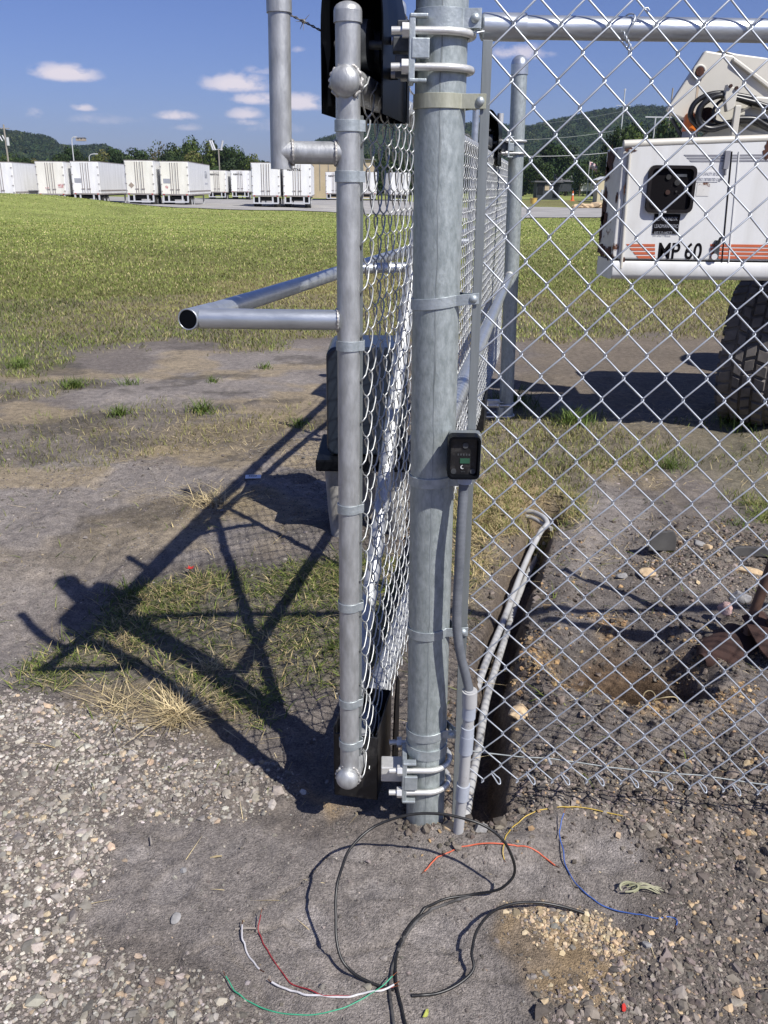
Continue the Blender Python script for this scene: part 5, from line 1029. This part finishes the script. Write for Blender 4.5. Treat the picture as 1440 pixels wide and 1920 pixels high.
for xl, xr_, ytop, Z, proto, kind, lb in (
    (-33, 20, 303, 78, 'w', 64, 'white trailer at the far left, seen with its long pale green side'),
    (65, 117, 302, 80, 'c', 4, 'cream trailer with red and grey placards low on its doors, second from left'),
    (131, 183, 302, 81, 'w', 1+16+64, 'white trailer with a grey square on the left door and letters on its side'),
    (232, 286, 300, 78, 'c', 2, 'cream trailer with a grey diamond placard on its left door'),
    (299, 351, 302, 79, 'c', 1+8+16+64, 'cream trailer with a grey square above a small red sticker'),
    (388, 422, 319, 121, 'c', 32, 'small far trailer with dark lettering, first of the far pair'),
    (433, 465, 319, 123, 'w', 32, 'small far trailer with dark lettering, second of the far pair'),
    (471, 522, 304.5, 79, 'w', 0, 'plain white trailer with a bare underride bar, left of the last near pair'),
    (530, 582, 305.5, 80, 'w', 32, 'plain white trailer partly behind the barbed wire arm pipe'),
    (610, 645, 322, 121, 'w', 32, 'small white trailer seen just left of the gate upright'),
    (672, 706, 322, 121, 'w', 0, 'small white trailer seen through the gate mesh, nearer the upright'),
    (732, 768, 323, 118, 'w', 0, 'small white trailer seen through the gate mesh, nearer the thick post')):
    pr0 = trw if proto == 'w' else trc
    cx_ = (xl+xr_)/2; d = ray(cx_, ytop); pt = np.array((0, 0, CH))+d*Z; zr = pt[2]-4.09
    if proto in used: t = copy_tree(pr0)
    else: t = pr0; used.add(proto)
    t.location = (pt[0], pt[1], zr); t.rotation_euler.z = math.radians(3.4); tag(t, lb, 'trailer', TG); ROOT[t.name] = (0, 0, 0); jobs.append((t, kind))
for t, kind in jobs: deco(t, kind)
# ------------------------------------------------------------------ far structures
def at(px, py, Z): d = ray(px, py); return np.array((0, 0, CH))+d*Z
def house(name, label, cat, px0, px1, ytop, ybase, Z, dep, wall, roof, roofh=0., win=(), doorx=None, overh=.3, base_ext=1.5, shedroof=False):
    a = at(px0, ybase, Z); c_ = at(px1, ybase, Z); t = at((px0+px1)/2, ytop, Z); z0 = (a[2]+c_[2])/2; zt_ = t[2]; x0_, x1_ = a[0], c_[0]; y0_ = a[1]; g = thing(name, label, cat, ((x0_+x1_)/2, y0_, z0)); wallh = zt_-roofh
    b = MB(); b.box(((x0_+x1_)/2, y0_+dep/2, (z0-base_ext+wallh)/2), (x1_-x0_, dep, wallh-z0+base_ext)); b.build('wall', wall, g)
    b = MB()
    if roofh > 0 and not shedroof: b.prism([V(x0_-overh, y0_-overh, wallh), V(x0_-overh, y0_+dep/2, zt_), V(x0_-overh, y0_+dep+overh, wallh)], (x1_-x0_+2*overh, 0, 0))
    elif shedroof: b.prism([V(x0_-overh, y0_-overh, wallh+.02), V(x0_-overh, y0_-overh, wallh+.12), V((x0_+x1_)/2, y0_-overh, zt_), V(x1_+overh, y0_-overh, wallh+.12), V(x1_+overh, y0_-overh, wallh+.02), V((x0_+x1_)/2, y0_-overh, zt_-.1)], (0, dep+2*overh, 0))
    else: b.box(((x0_+x1_)/2, y0_+dep/2, wallh+.1), (x1_-x0_+2*overh, dep+2*overh, .2))
    b.build('roof', roof, g)
    for fx0, fx1, fz0, fz1, m, nm in win:
        b = MB(); X0, X1 = x0_+(x1_-x0_)*fx0, x0_+(x1_-x0_)*fx1; Z0, Z1 = z0+(wallh-z0)*fz0, z0+(wallh-z0)*fz1; b.box(((X0+X1)/2, y0_-.03, (Z0+Z1)/2), (X1-X0, .06, Z1-Z0)); b.build(nm, m, g)
    return g
house('warehouse', 'tan metal sided warehouse behind the trailers left of the gate', 'warehouse', 586, 700, 300, 364, 150, 12, 'tan_wall', 'roof', 0, [(k, k+.012, 0.1, .98, 'trailer_trim', 'wall_seam') for k in (.12, .26, .4, .54, .68, .82)])
house('kiosk', 'dark flat roofed shed with a tan notice board standing on the far lot', 'shed', 1005, 1048, 342, 372, 128, 3, 'dark_wall', 'roof', .0, [(.35, .68, .5, .85, 'tan_wall', 'notice_board'), (.05, .28, .25, .85, 'glass', 'window'), (.72, .96, .05, .85, 'glass', 'window'), (.78, .92, .1, .4, 'white', 'poster')], overh=.4)
house('shed', 'small cream shed with a pitched roof near the machine', 'shed', 1119, 1142, 331, 376, 110, 2.5, 'shed_wall', 'white', .5, [(.3, .62, .05, .55, 'lamp_grey', 'door')], overh=.2, shedroof=True)
house('house', 'long low house with grey shingle roof behind the flag', 'house', 1088, 1160, 316, 345, 190, 9, 'white', 'roof', 2.4, [(.1, .25, .3, .8, 'glass', 'window'), (.4, .5, 0, .8, 'glass', 'door'), (.65, .85, .3, .8, 'glass', 'window')])
house('house', 'small house with grey roof behind the dark shed', 'house', 1046, 1072, 320, 345, 185, 8, 'dark_wall', 'roof', 2.2, [(.1, .3, .2, .7, 'glass', 'window')])
house('house', 'tiny pale house on top of the wooded left hill', 'house', 142, 157, 257, 262, 880, 8, 'tan_wall', 'roof', 1.0, [(.2, .4, .3, .8, 'glass', 'window'), (.6, .8, .3, .8, 'glass', 'window')], base_ext=1)
def pole(name, label, cat, px, ytop, ybase, Z, r_, m, group=None):
    a = at(px, ybase, Z); t = at(px, ytop, Z); g = thing(name, label, cat, (a[0], a[1], a[2]), group); b = MB(); b.cyl(a-V(0, 0, 1.5), V(a[0], a[1], t[2]), r_, 10, r_*.8); b.build('pole', m, g); return g, V(a[0], a[1], t[2])
g, t = pole('utility_pole', 'weathered utility pole with crossarm, transformer and floodlights at far left', 'utility pole', 21, 236, 345, 150, .17, 'wood_pole')
b = MB(); b.box(t+V(0, 0, -.6), (1.9, .12, .12)); b.build('crossarm', 'wood_pole', g); b = MB(); b.cyl(t+V(.35, 0, -3.3), t+V(.35, 0, -2.0), .27, 14); b.build('transformer', 'lamp_grey', g)
for dx in (-1.0, -.45): b = MB(); b.cyl(t+V(dx, 0, -1.7), t+V(dx+.45, 0, -2.6), .12, 8); b.build('floodlight', 'lamp_grey', g)
g, t = pole('street_lamp', 'tall white street lamp with its head bent to the right', 'street lamp', 143, 268, 345, 140, .10, 'lamp_grey')
b = MB(); b.tube(spline([t, t+V(.1, 0, .55), V(*t)+V(.45, 0, .8)], 4), .09, 8); b.build('arm', 'lamp_grey', g); b = MB(); b.box(t+V(.65, 0, .78), (.5, .25, .16)); b.build('lamp_head', 'lamp_grey', g)
g, t = pole('street_lamp', 'short white street lamp with a long curved arm above the trailers', 'street lamp', 172, 295, 345, 140, .09, 'lamp_grey')
b = MB(); b.tube(spline([t, t+V(.3, 0, .35), t+V(1.0, 0, .5)], 4), .07, 8); b.build('arm', 'lamp_grey', g); b = MB(); b.box(t+V(1.2, 0, .48), (.5, .22, .14)); b.build('lamp_head', 'lamp_grey', g)
g, t = pole('floodlight_pole', 'pole topped with several angled white floodlights before the tall trees', 'light pole', 413, 280, 345, 138, .12, 'wood_pole')
for dx, a in ((-1.1, .5), (-.8, .5), (.55, -.35)): b = MB(); b.cyl(t+V(dx-.25*a*2, 0, 1.2), t+V(dx+.25*a*2, 0, -.2), .17, 8); b.build('floodlight', 'lamp_grey', g)
b = MB(); b.box(t+V(-.2, 0, -.1), (1.8, .1, .1)); b.build('crossarm', 'lamp_grey', g)
g, t = pole('utility_pole', 'slim grey power pole rising behind the left end of the machine', 'utility pole', 1156, 172, 330, 210, .17, 'lamp_grey', None); PT1 = t
b = MB(); b.box(t+V(0, 0, -.2), (.5, .1, .3)); b.box(t+V(0, 0, -3.6), (3.4, .12, .12)); b.build('crossarm', 'lamp_grey', g)
g, t = pole('utility_pole', 'dark power pole with a low crossarm beside the white boom', 'utility pole', 1246, 170, 300, 120, .12, 'wood_pole', None); PT2 = t
b = MB(); b.box(t+V(-1.5, 0, -3.6), (3.6, .12, .14)); b.cyl(t+V(-1.9, 0, -8), t+V(-1.9, 0, -3.6), .1, 8); b.build('crossarm', 'lamp_grey', g)
for k, (A_, B_, sg_, lb) in enumerate(((at(960, 236, 230), at(1170, 208, 200), 1., 'highest power line crossing before the right hill'), (at(960, 262, 160), at(1180, 240, 150), 1., 'middle power line sagging toward the power pole'), (at(960, 292, 120), at(1170, 283, 120), .6, 'lowest power line in front of the dark trees'))):
    t_ = np.linspace(0, 1, 20); P = A_+np.outer(t_, B_-A_); P[:, 2] -= sg_*4*t_*(1-t_)*.5; b = MB(); b.tube(P, .035, 5); tag(b.build('power_line', 'lamp_grey'), lb, 'power line')
for px, lb, fl_ in ((1100, 'flagpole with a red and white flag near the small cream shed', 1), (1107, 'bare thin flagpole just right of the flag', 0)):
    g, t = pole('flagpole', lb, 'flagpole', px, 302 if fl_ else 306, 366, 135, .05, 'lamp_grey')
    if fl_:
        xs_ = np.linspace(0, 1, 10); P = np.array([[V(t[0]+.05+1.3*q, t[1]+.12*math.sin(q*7), t[2]-.15-.5*q-z_*1.0+.1*math.sin(q*5)) for z_ in (0, .5, 1)] for q in xs_]); b = MB(); b.grid(P); o = b.build('flag', 'flag', g); sm_ = o.modifiers.new('solid', 'SOLIDIFY'); sm_.thickness = .01
p = at(1000, 379, 88); b = MB(); b.tube([p+V(0, 0, -.15), p+V(0, 0, .35)], [.30, .36], 14); b.tube([p+V(0, 0, .35), p+V(0, 0, .40)], [.39, .39], 14); tag(b.build('waste_bin', 'plastic_yellow'), 'yellow bin standing on the gravel lot below the dark shed', 'bin')
g = thing('traffic_cone', 'orange cone post standing on the far verge', 'traffic cone', at(1073, 376, 95)); p = at(1073, 376, 95)
b = MB(); b.tube([p+V(0, 0, 0), p+V(0, 0, 1.0)], [.17, .05], 12); b.build('cone', 'plastic_orange', g); b = MB(); b.box(p+V(0, 0, -.02), (.5, .5, .06)); b.build('base', 'plastic_orange', g); b = MB(); b.tube([p+V(0, 0, .55), p+V(0, 0, .72)], [.115, .09], 12, caps=False); b.build('reflective_band', 'white', g)
for i, (px, py, s_) in enumerate(((1077, 384, .45), (1083, 380, .6), (1091, 377, .7), (1100, 378, .75), (1108, 380, .6), (1117, 384, .85), (1090, 384, .5), (1102, 386, .45), (1125, 383, .5))):
    rock(1000, 1200, (s_, s_*.8, s_*.7), 'tan_rock', ['tan boulder of the far heap, its leftmost', 'low tan boulder beside the leftmost of the far heap', 'tan boulder on top of the far heap, left', 'tan boulder on top of the far heap, right', 'tan boulder behind the largest one of the far heap', 'largest yellowish boulder of the far heap', 'small tan boulder in front of the far heap', 'small tan boulder lying before the largest one', 'rightmost tan boulder of the far heap'][i], seed=60+i)
    o = bpy.data.objects[-1] if False else [q for q in C.objects if q.name.startswith('rock')][-1]
    pp = at(px, py, 90); o.location = (pp[0], pp[1], Hs(pp[0], pp[1])+s_*.35)
HAZE = .00012
# ------------------------------------------------------------------ trees
def leafcloud(cen, rad, n, size, colf, seed, flat=.8, shell=.45):
    rg = np.random.default_rng(seed); m = len(cen); wt = rad**2; i = rg.choice(m, n, p=wt/wt.sum()); d = rg.normal(size=(n, 3)); d /= np.linalg.norm(d, axis=1)[:, None]
    q = (shell+(1-shell)*rg.random(n)**.6)[:, None]; p = cen[i]+d*rad[i][:, None]*q*np.array((1, 1, flat))
    nn = d+rg.normal(0, .55, (n, 3)); nn /= np.linalg.norm(nn, axis=1)[:, None]; a = np.cross(nn, rg.normal(size=(n, 3))); a /= np.linalg.norm(a, axis=1)[:, None]; b = np.cross(nn, a)
    s = size*rg.uniform(.5, 1.3, (n, 1)); v = np.stack([p-a*s, p+b*s*.6, p+a*s, p-b*s*.6], 1).reshape(-1, 3); return v, np.arange(n*4).reshape(-1, 4), np.repeat(colf(rg, n, i), 4, 0)
def make_tree(seed, R=4., Ht=9., cols=((.055, .085, .022), (.085, .115, .03), (.035, .055, .016)), n=2600, bare=0., size=.30):
    rg = np.random.default_rng(seed); g = thing('tree', 'x', 'tree', (0, 0, 0)); m = 22
    z = rg.uniform(.30, .98, m); r_ = R*np.sqrt(np.clip(1-((z-.55)/.5)**2, .05, 1))*rg.uniform(.3, .8, m); a = rg.uniform(0, 2*PI, m)
    cen = np.stack([r_*np.cos(a), r_*np.sin(a), z*Ht-.5], -1); cen[0] = (0, 0, Ht*.72); rad = R*rg.uniform(.24, .50, m); rad[0] = R*.55
    C_ = np.array(cols); lump = C_[rg.integers(0, len(C_), m)]
    v, q, c = leafcloud(cen, rad, int(n*(1-bare)), size, lambda rg_, k, i: lump[i]*rg_.uniform(.6, 1.4, (k, 1)), seed)
    cr_ = fast_mesh('crown', v, q, ['leaf'], np.clip(c, 0, 1)); cr_.parent = g
    b = MB(); b.tube([V(0, 0, -1.5), V(.1, 0, Ht*.25), V(-.1, .1, Ht*.55), V(0, 0, Ht*.8)], [.34, .28, .17, .05], 9)
    for k in range(9 if bare else 6):
        t_ = rg.uniform(.25, .6); e = cen[rg.integers(0, m)]; b.tube(spline([V(0, 0, Ht*t_), (V(0, 0, Ht*t_)+e)/2+V(0, 0, -.4), e+V(0, 0, rad[0]*.3*(bare > 0))], 3), np.linspace(.13, .04, 7), 6)
    b.build('trunk', 'bark', g); return g
protos = [make_tree(s_, R_, H_, c_) for s_, R_, H_, c_ in ((1, 4.6, 9, ((.05, .08, .022), (.08, .11, .03), (.035, .055, .018))), (2, 3.8, 9.5, ((.04, .07, .022), (.06, .09, .028), (.03, .048, .018))), (3, 5.2, 8.5, ((.09, .12, .028), (.12, .14, .035), (.06, .09, .022))),
                                                         (4, 4.2, 9, ((.03, .055, .018), (.045, .07, .02), (.024, .04, .014))), (5, 4.4, 9, ((.13, .14, .04), (.09, .11, .03), (.15, .14, .05))))]
protos.append(make_tree(6, 4., 9, ((.06, .08, .03), (.1, .09, .05)), 2600, .72)); usedt = set()
kinds = ['mid green round', 'slim dark green', 'bright green spreading', 'very dark dense', 'yellowish green', 'nearly bare']
LT = [  # px x, top y, width px, distance, kind, where
 (8, 283, 50, 165, 0, 'at the far left edge behind the utility pole'), (42, 290, 40, 160, 3, 'between the utility pole and the street lamp'), (68, 296, 46, 170, 4, 'low, right of the utility pole'), (112, 282, 46, 165, 3, 'left of the tall street lamp'), (134, 270, 44, 175, 3, 'just behind the tall street lamp'),
 (158, 280, 42, 170, 1, 'between the two street lamps'), (186, 279, 50, 165, 4, 'right of the short street lamp'), (214, 272, 50, 175, 3, 'over the gap between second and third trailer'), (240, 272, 46, 170, 1, 'above the long side of the third trailer'),
 (264, 274, 44, 172, 3, 'above the left edge of the diamond placard trailer'), (291, 260, 46, 190, 5, 'with open branches against the sky'), (318, 262, 44, 180, 1, 'right of the nearly bare tree'), (346, 250, 52, 182, 0, 'tallest, in the middle of the tall group'), (376, 254, 46, 180, 2, 'in the tall group, light in its lower half'),
 (356, 282, 60, 160, 4, 'low in front of the tall group'), (402, 257, 44, 182, 1, 'just left of the floodlight pole'), (425, 268, 36, 180, 3, 'just right of the floodlight pole'), (452, 270, 54, 178, 0, 'rounded, ending the tall group at right'), (478, 284, 34, 176, 2, 'smaller, at the foot of the rounded one'),
 (500, 298, 26, 200, 3, 'smallest, left of the arm pipe'), (300, 285, 60, 160, 1, 'low behind the fourth and fifth trailers'), (330, 288, 50, 158, 3, 'low behind the fifth trailer'), (420, 292, 60, 158, 1, 'low behind the small far pair of trailers'), (545, 292, 40, 210, 3, 'behind the arm pipe'), (600, 288, 40, 210, 1, 'between arm pipe and gate upright')]
RTT = [(700, 282, 60, 190, 3, 'seen through the gate mesh near the upright'), (745, 275, 60, 195, 1, 'seen through the gate mesh near the thick post'), (985, 290, 50, 175, 3, 'right beside the far post'), (1012, 284, 56, 170, 1, 'above the left end of the dark shed'), (1040, 262, 70, 180, 3, 'tall, above the dark shed'), (1068, 268, 56, 185, 1, 'right of the tall one above the shed'),
 (1092, 300, 40, 165, 3, 'low beside the flagpole'), (1118, 286, 54, 190, 0, 'above the grey roofed house'), (1142, 288, 44, 185, 2, 'light, at the left end of the machine'), (1175, 225, 60, 130, 3, 'dark, behind the slim power pole'), (1205, 222, 60, 125, 1, 'behind the low crossarm'), (1232, 212, 64, 120, 2, 'lighter, left of the boom'),
 (1262, 216, 60, 118, 3, 'behind the orange beacon'), (1300, 225, 60, 120, 1, 'behind the hoses of the boom'), (1350, 225, 70, 120, 3, 'behind the boom, near the right edge'), (1410, 228, 70, 120, 0, 'behind the boom at the right edge'), (960, 286, 50, 180, 0, 'hidden mostly by the far post'), (900, 290, 60, 180, 3, 'seen between thick post and far post'), (-60, 280, 60, 165, 3, ''), (-120, 282, 60, 165, 0, ''), (1500, 225, 80, 120, 3, ''), (1590, 228, 80, 120, 1, ''),(860, 284, 60, 185, 1, '')]
for px, py, wpx, Z, kd, where in LT+RTT:
    t = at(px, py, Z); gz = Hs(t[0], t[1])-.3; hgt = t[2]-gz; pr0 = protos[kd]; R0 = (4.6, 3.8, 5.2, 4.2, 4.4, 4.)[kd]; H0 = (9, 9.5, 8.5, 9, 9, 9)[kd]+R0*.22
    if kd in usedt: o = copy_tree(pr0)
    else: o = pr0; usedt.add(kd)
    wm = max(wpx/F*Z/2/R0, .62*hgt/H0); o.location = (t[0], t[1], gz); o.scale = (wm*1.12, wm*1.12, hgt/H0); o.rotation_euler.z = random.uniform(0, 6)
    tag(o, (kinds[kd]+' tree '+where) if where else kinds[kd]+' tree outside the picture edge', 'tree', 'trees behind the lot')
# wooded hills
SKY = np.array([(-1500, 270), (-700, 262), (-200, 250), (0, 246), (45, 240), (100, 247), (140, 254), (152, 266), (175, 268), (232, 266), (262, 280), (300, 304), (400, 316), (500, 312), (540, 296), (560, 275), (600, 259), (640, 247), (700, 236), (800, 230), (905, 234), (960, 238), (1000, 228), (1060, 217), (1100, 211), (1150, 209), (1200, 212), (1260, 202), (1300, 196), (1500, 206), (2200, 236), (3000, 280)], float)
pxs = np.linspace(-1300, 2800, 330); D0, D1 = 520., 1150.
def hillpt(px, t):
    top = np.interp(px, SKY[:, 0], SKY[:, 1])+19; hz = 350+(px-720)*.0128; Dd = D0+(D1-D0)*t
    X = (px-720)/F*Dd/1.0*1.0; Y = Dd*.995; ht = (hz-top)/F*D1*1.0
    s_ = sstep(0, 1, t)*.92+.08*t; Z = ht*s_*(1+.14*fbm(px, t*900, .012, 3, 401)*(1-t)**.5)-2; return X, Y, Z
tt = np.linspace(0, 1.25, 60); PX, TT = np.meshgrid(pxs, tt, indexing='ij'); hx, hy, hz_ = hillpt(PX.ravel(), np.minimum(TT.ravel(), 1)); hy = hy+(np.maximum(TT.ravel(), 1)-1)*1500; hz_ = hz_-(np.maximum(TT.ravel(), 1)-1)*240
o = MB().grid(np.stack([hx, hy, hz_], -1).reshape(PX.shape+(3,))).build('hill', 'hill'); tag(o, kind='structure')
n = 15000; px = rng.uniform(-260, 1750, n); t_ = rng.random(n)**.75; t_[:2200] = rng.uniform(.96, 1.0, 2200); hx, hy, hz_ = hillpt(px, t_); r_ = rng.uniform(2.2, 4.8, n)*(.6+.4*t_)
cen = np.stack([hx, hy, hz_+r_*.45], -1); cc = np.array([(.030, .052, .017), (.042, .066, .02), (.022, .040, .014), (.065, .08, .026), (.038, .055, .024)])[rng.integers(0, 5, n)]*rng.uniform(.7, 1.3, (n, 1))
sel = rng.permutation(n)
vs, qs, cs, off = [], [], [], 0
v, q, c = leafcloud(cen, r_, n*26, 1.0, lambda g_, k, i: cc[i]*g_.uniform(.6, 1.4, (k, 1)), 77, 1.0, .7)
o = fast_mesh('forest', v, q, ['leaf'], np.clip(c, 0, 1)); tag(o, 'continuous bluish green woodland covering the far hills', 'forest', kind='stuff')
# low undergrowth closing the foot of the woods
n = 900; px = rng.uniform(-200, 1650, n); Z = rng.uniform(195, 330, n); P = np.array([at(a, 350, z_) for a, z_ in zip(px, Z)]); r_ = rng.uniform(2, 4.6, n); cen = P.copy(); cen[:, 2] = height(P[:, 0], P[:, 1], False)+r_*.7
cc = np.array([(.035, .055, .018), (.05, .075, .022), (.028, .045, .015)])[rng.integers(0, 3, n)]
v, q, c = leafcloud(cen, r_, n*70, .55, lambda g_, k, i: cc[i]*g_.uniform(.6, 1.4, (k, 1)), 78, 1.0, .6); o = fast_mesh('thicket', v, q, ['leaf'], np.clip(c, 0, 1)); tag(o, 'dark thicket of bushes at the foot of the woods', 'bushes', kind='stuff')
# air
if HAZE > 0:
    b = MB(); b.box((0, 1480, 80), (5200, 3300, 175)); hz = b.build('haze', 'hill'); hz.data.materials.clear(); m = bpy.data.materials.new('air'); m.use_nodes = True; nt = m.node_tree; nt.nodes.clear(); ou = nt.nodes.new('ShaderNodeOutputMaterial'); pv = nt.nodes.new('ShaderNodeVolumePrincipled')
    pv.inputs['Color'].default_value = (.62, .78, 1, 1); pv.inputs['Density'].default_value = HAZE; pv.inputs['Anisotropy'].default_value = .2; L(nt, pv.outputs[0], ou.inputs['Volume']); hz.data.materials.append(m); tag(hz, 'thin bluish air haze in front of the hills', 'haze', kind='stuff')
SKY_STR = .06; SKY_TINT = (.78, .84, 1.36, 1); CLOUD = (12, 11, 12, 1); EXPO = .26
# ------------------------------------------------------------------ camera, light, sky
cam = bpy.data.cameras.new('camera'); co = bpy.data.objects.new('camera', cam); C.objects.link(co); bpy.context.scene.camera = co
cam.sensor_fit = 'VERTICAL'; cam.sensor_height = 36; cam.lens = 36*F/1920; cam.clip_end = 20000; cam.clip_start = .02
mt = Matrix.Identity(4)
for i, a in enumerate((RT, UP, -FW)):
    for k in range(3): mt[k][i] = a[k]
mt[2][3] = CH; co.matrix_world = mt
sd = Vector((.59, -.631, 1)).normalized(); el = math.asin(sd.z); az = math.atan2(sd.x, sd.y)
sun = bpy.data.lights.new('sun', 'SUN'); so = bpy.data.objects.new('sun', sun); C.objects.link(so); so.rotation_euler = sd.to_track_quat('Z', 'Y').to_euler()
sun.energy = 5.0; sun.angle = math.radians(.5); sun.color = (1, .965, .91)
w_ = bpy.data.worlds.new('World'); bpy.context.scene.world = w_; w_.use_nodes = True; nt = w_.node_tree; bg = nt.nodes['Background']
sk = nt.nodes.new('ShaderNodeTexSky'); sk.sky_type = 'NISHITA'; sk.sun_disc = False; sk.sun_elevation = el; sk.sun_rotation = az; sk.air_density = 1.0; sk.dust_density = .6; sk.ozone_density = 2.4
bg.inputs[1].default_value = SKY_STR
# small fair weather clouds, fixed by compass direction
tc = N(nt, 'ShaderNodeTexCoord'); nrm = N(nt, 'ShaderNodeVectorMath', operation='NORMALIZE'); L(nt, tc.outputs['Generated'], nrm.inputs[0])
nz = N(nt, 'ShaderNodeTexNoise', i_Scale=52., i_Detail=7., i_Roughness=.6); mp = N(nt, 'ShaderNodeMapping'); mp.inputs['Scale'].default_value = (1, 1, 1.7); L(nt, nrm.outputs[0], mp.inputs[0]); L(nt, mp.outputs[0], nz.inputs['Vector'])
acc = None
for x, y, rx, ry, st in ((122, 141, 50, 17, 1.), (157, 203, 20, 8, .8), (331, 219, 34, 10, .9), (440, 160, 55, 20, .95), (480, 188, 42, 12, .85), (460, 216, 30, 12, .85), (560, 196, 45, 17, 1.), (462, 231, 24, 7, .6), (66, 216, 16, 10, .55),
                         (560, 95, 12, 6, .45), (480, 134, 34, 8, .45), (975, 101, 52, 15, .7), (200, 226, 60, 10, .3), (350, 240, 30, 7, .4), (520, 240, 60, 14, .35), (1700, 120, 70, 24, .9), (-300, 150, 80, 26, .9), (-120, 60, 60, 20, .8), (2100, 40, 90, 30, .9)):
    d = ray(x, y); d = d/np.linalg.norm(d); R_ = np.cross(d, (0, 0, 1)); R_ /= np.linalg.norm(R_); U_ = np.cross(R_, d)
    dx = N(nt, 'ShaderNodeVectorMath', operation='DOT_PRODUCT'); L(nt, nrm.outputs[0], dx.inputs[0]); dx.inputs[1].default_value = tuple(R_*F/rx)
    dy = N(nt, 'ShaderNodeVectorMath', operation='DOT_PRODUCT'); L(nt, nrm.outputs[0], dy.inputs[0]); dy.inputs[1].default_value = tuple(U_*F/ry)
    df = N(nt, 'ShaderNodeVectorMath', operation='DOT_PRODUCT'); L(nt, nrm.outputs[0], df.inputs[0]); df.inputs[1].default_value = tuple(d)
    # flat base: squash lower half
    lt = N(nt, 'ShaderNodeMath', operation='LESS_THAN'); L(nt, dy.outputs['Value'], lt.inputs[0]); lt.inputs[1].default_value = 0
    mu = N(nt, 'ShaderNodeMath', operation='MULTIPLY_ADD'); L(nt, lt.outputs[0], mu.inputs[0]); mu.inputs[1].default_value = .9; mu.inputs[2].default_value = 1
    dy2 = N(nt, 'ShaderNodeMath', operation='MULTIPLY'); L(nt, dy.outputs['Value'], dy2.inputs[0]); L(nt, mu.outputs[0], dy2.inputs[1])
    xx = N(nt, 'ShaderNodeMath', operation='MULTIPLY'); L(nt, dx.outputs['Value'], xx.inputs[0]); L(nt, dx.outputs['Value'], xx.inputs[1])
    yy = N(nt, 'ShaderNodeMath', operation='MULTIPLY_ADD'); L(nt, dy2.outputs[0], yy.inputs[0]); L(nt, dy2.outputs[0], yy.inputs[1]); L(nt, xx.outputs[0], yy.inputs[2])
    fr = N(nt, 'ShaderNodeMath', operation='GREATER_THAN'); L(nt, df.outputs['Value'], fr.inputs[0]); fr.inputs[1].default_value = .5
    q = N(nt, 'ShaderNodeMapRange'); L(nt, yy.outputs[0], q.inputs[0]); q.inputs['From Min'].default_value = 0; q.inputs['From Max'].default_value = 1.7; q.inputs['To Min'].default_value = st; q.inputs['To Max'].default_value = 0
    g_ = N(nt, 'ShaderNodeMath', operation='MULTIPLY'); L(nt, q.outputs[0], g_.inputs[0]); L(nt, fr.outputs[0], g_.inputs[1])
    if acc is None: acc = g_
    else:
        m_ = N(nt, 'ShaderNodeMath', operation='MAXIMUM'); L(nt, acc.outputs[0], m_.inputs[0]); L(nt, g_.outputs[0], m_.inputs[1]); acc = m_
nn = N(nt, 'ShaderNodeMath', operation='MULTIPLY_ADD'); L(nt, nz.outputs[0], nn.inputs[0]); nn.inputs[1].default_value = 2.4; nn.inputs[2].default_value = -1.12
sm = N(nt, 'ShaderNodeMath', operation='ADD'); L(nt, nn.outputs[0], sm.inputs[0]); L(nt, acc.outputs[0], sm.inputs[1])
gt = N(nt, 'ShaderNodeMath', operation='GREATER_THAN'); L(nt, acc.outputs[0], gt.inputs[0]); gt.inputs[1].default_value = .001
cm = N(nt, 'ShaderNodeMapRange'); L(nt, sm.outputs[0], cm.inputs[0]); cm.inputs['From Min'].default_value = .15; cm.inputs['From Max'].default_value = .8; cm.inputs['To Max'].default_value = 1.15; cm.clamp = True
ml = N(nt, 'ShaderNodeMath', operation='MULTIPLY'); L(nt, cm.outputs[0], ml.inputs[0]); L(nt, acc.outputs[0], ml.inputs[1])
tint = N(nt, 'ShaderNodeMix', data_type='RGBA', blend_type='MULTIPLY'); tint.inputs[0].default_value = 1; L(nt, sk.outputs[0], tint.inputs[6]); tint.inputs[7].default_value = SKY_TINT
mx = N(nt, 'ShaderNodeMix', data_type='RGBA'); L(nt, ml.outputs[0], mx.inputs[0]); L(nt, tint.outputs[2], mx.inputs[6]); mx.inputs[7].default_value = CLOUD
L(nt, mx.outputs[2], bg.inputs[0])
sc = bpy.context.scene; sc.view_settings.view_transform = 'Standard'; sc.view_settings.look = 'None'; sc.view_settings.exposure = EXPO; sc.view_settings.gamma = 1
try: sc.cycles.use_adaptive_sampling = True; sc.cycles.max_bounces = 8; sc.cycles.sample_clamp_indirect = 6
except Exception: pass
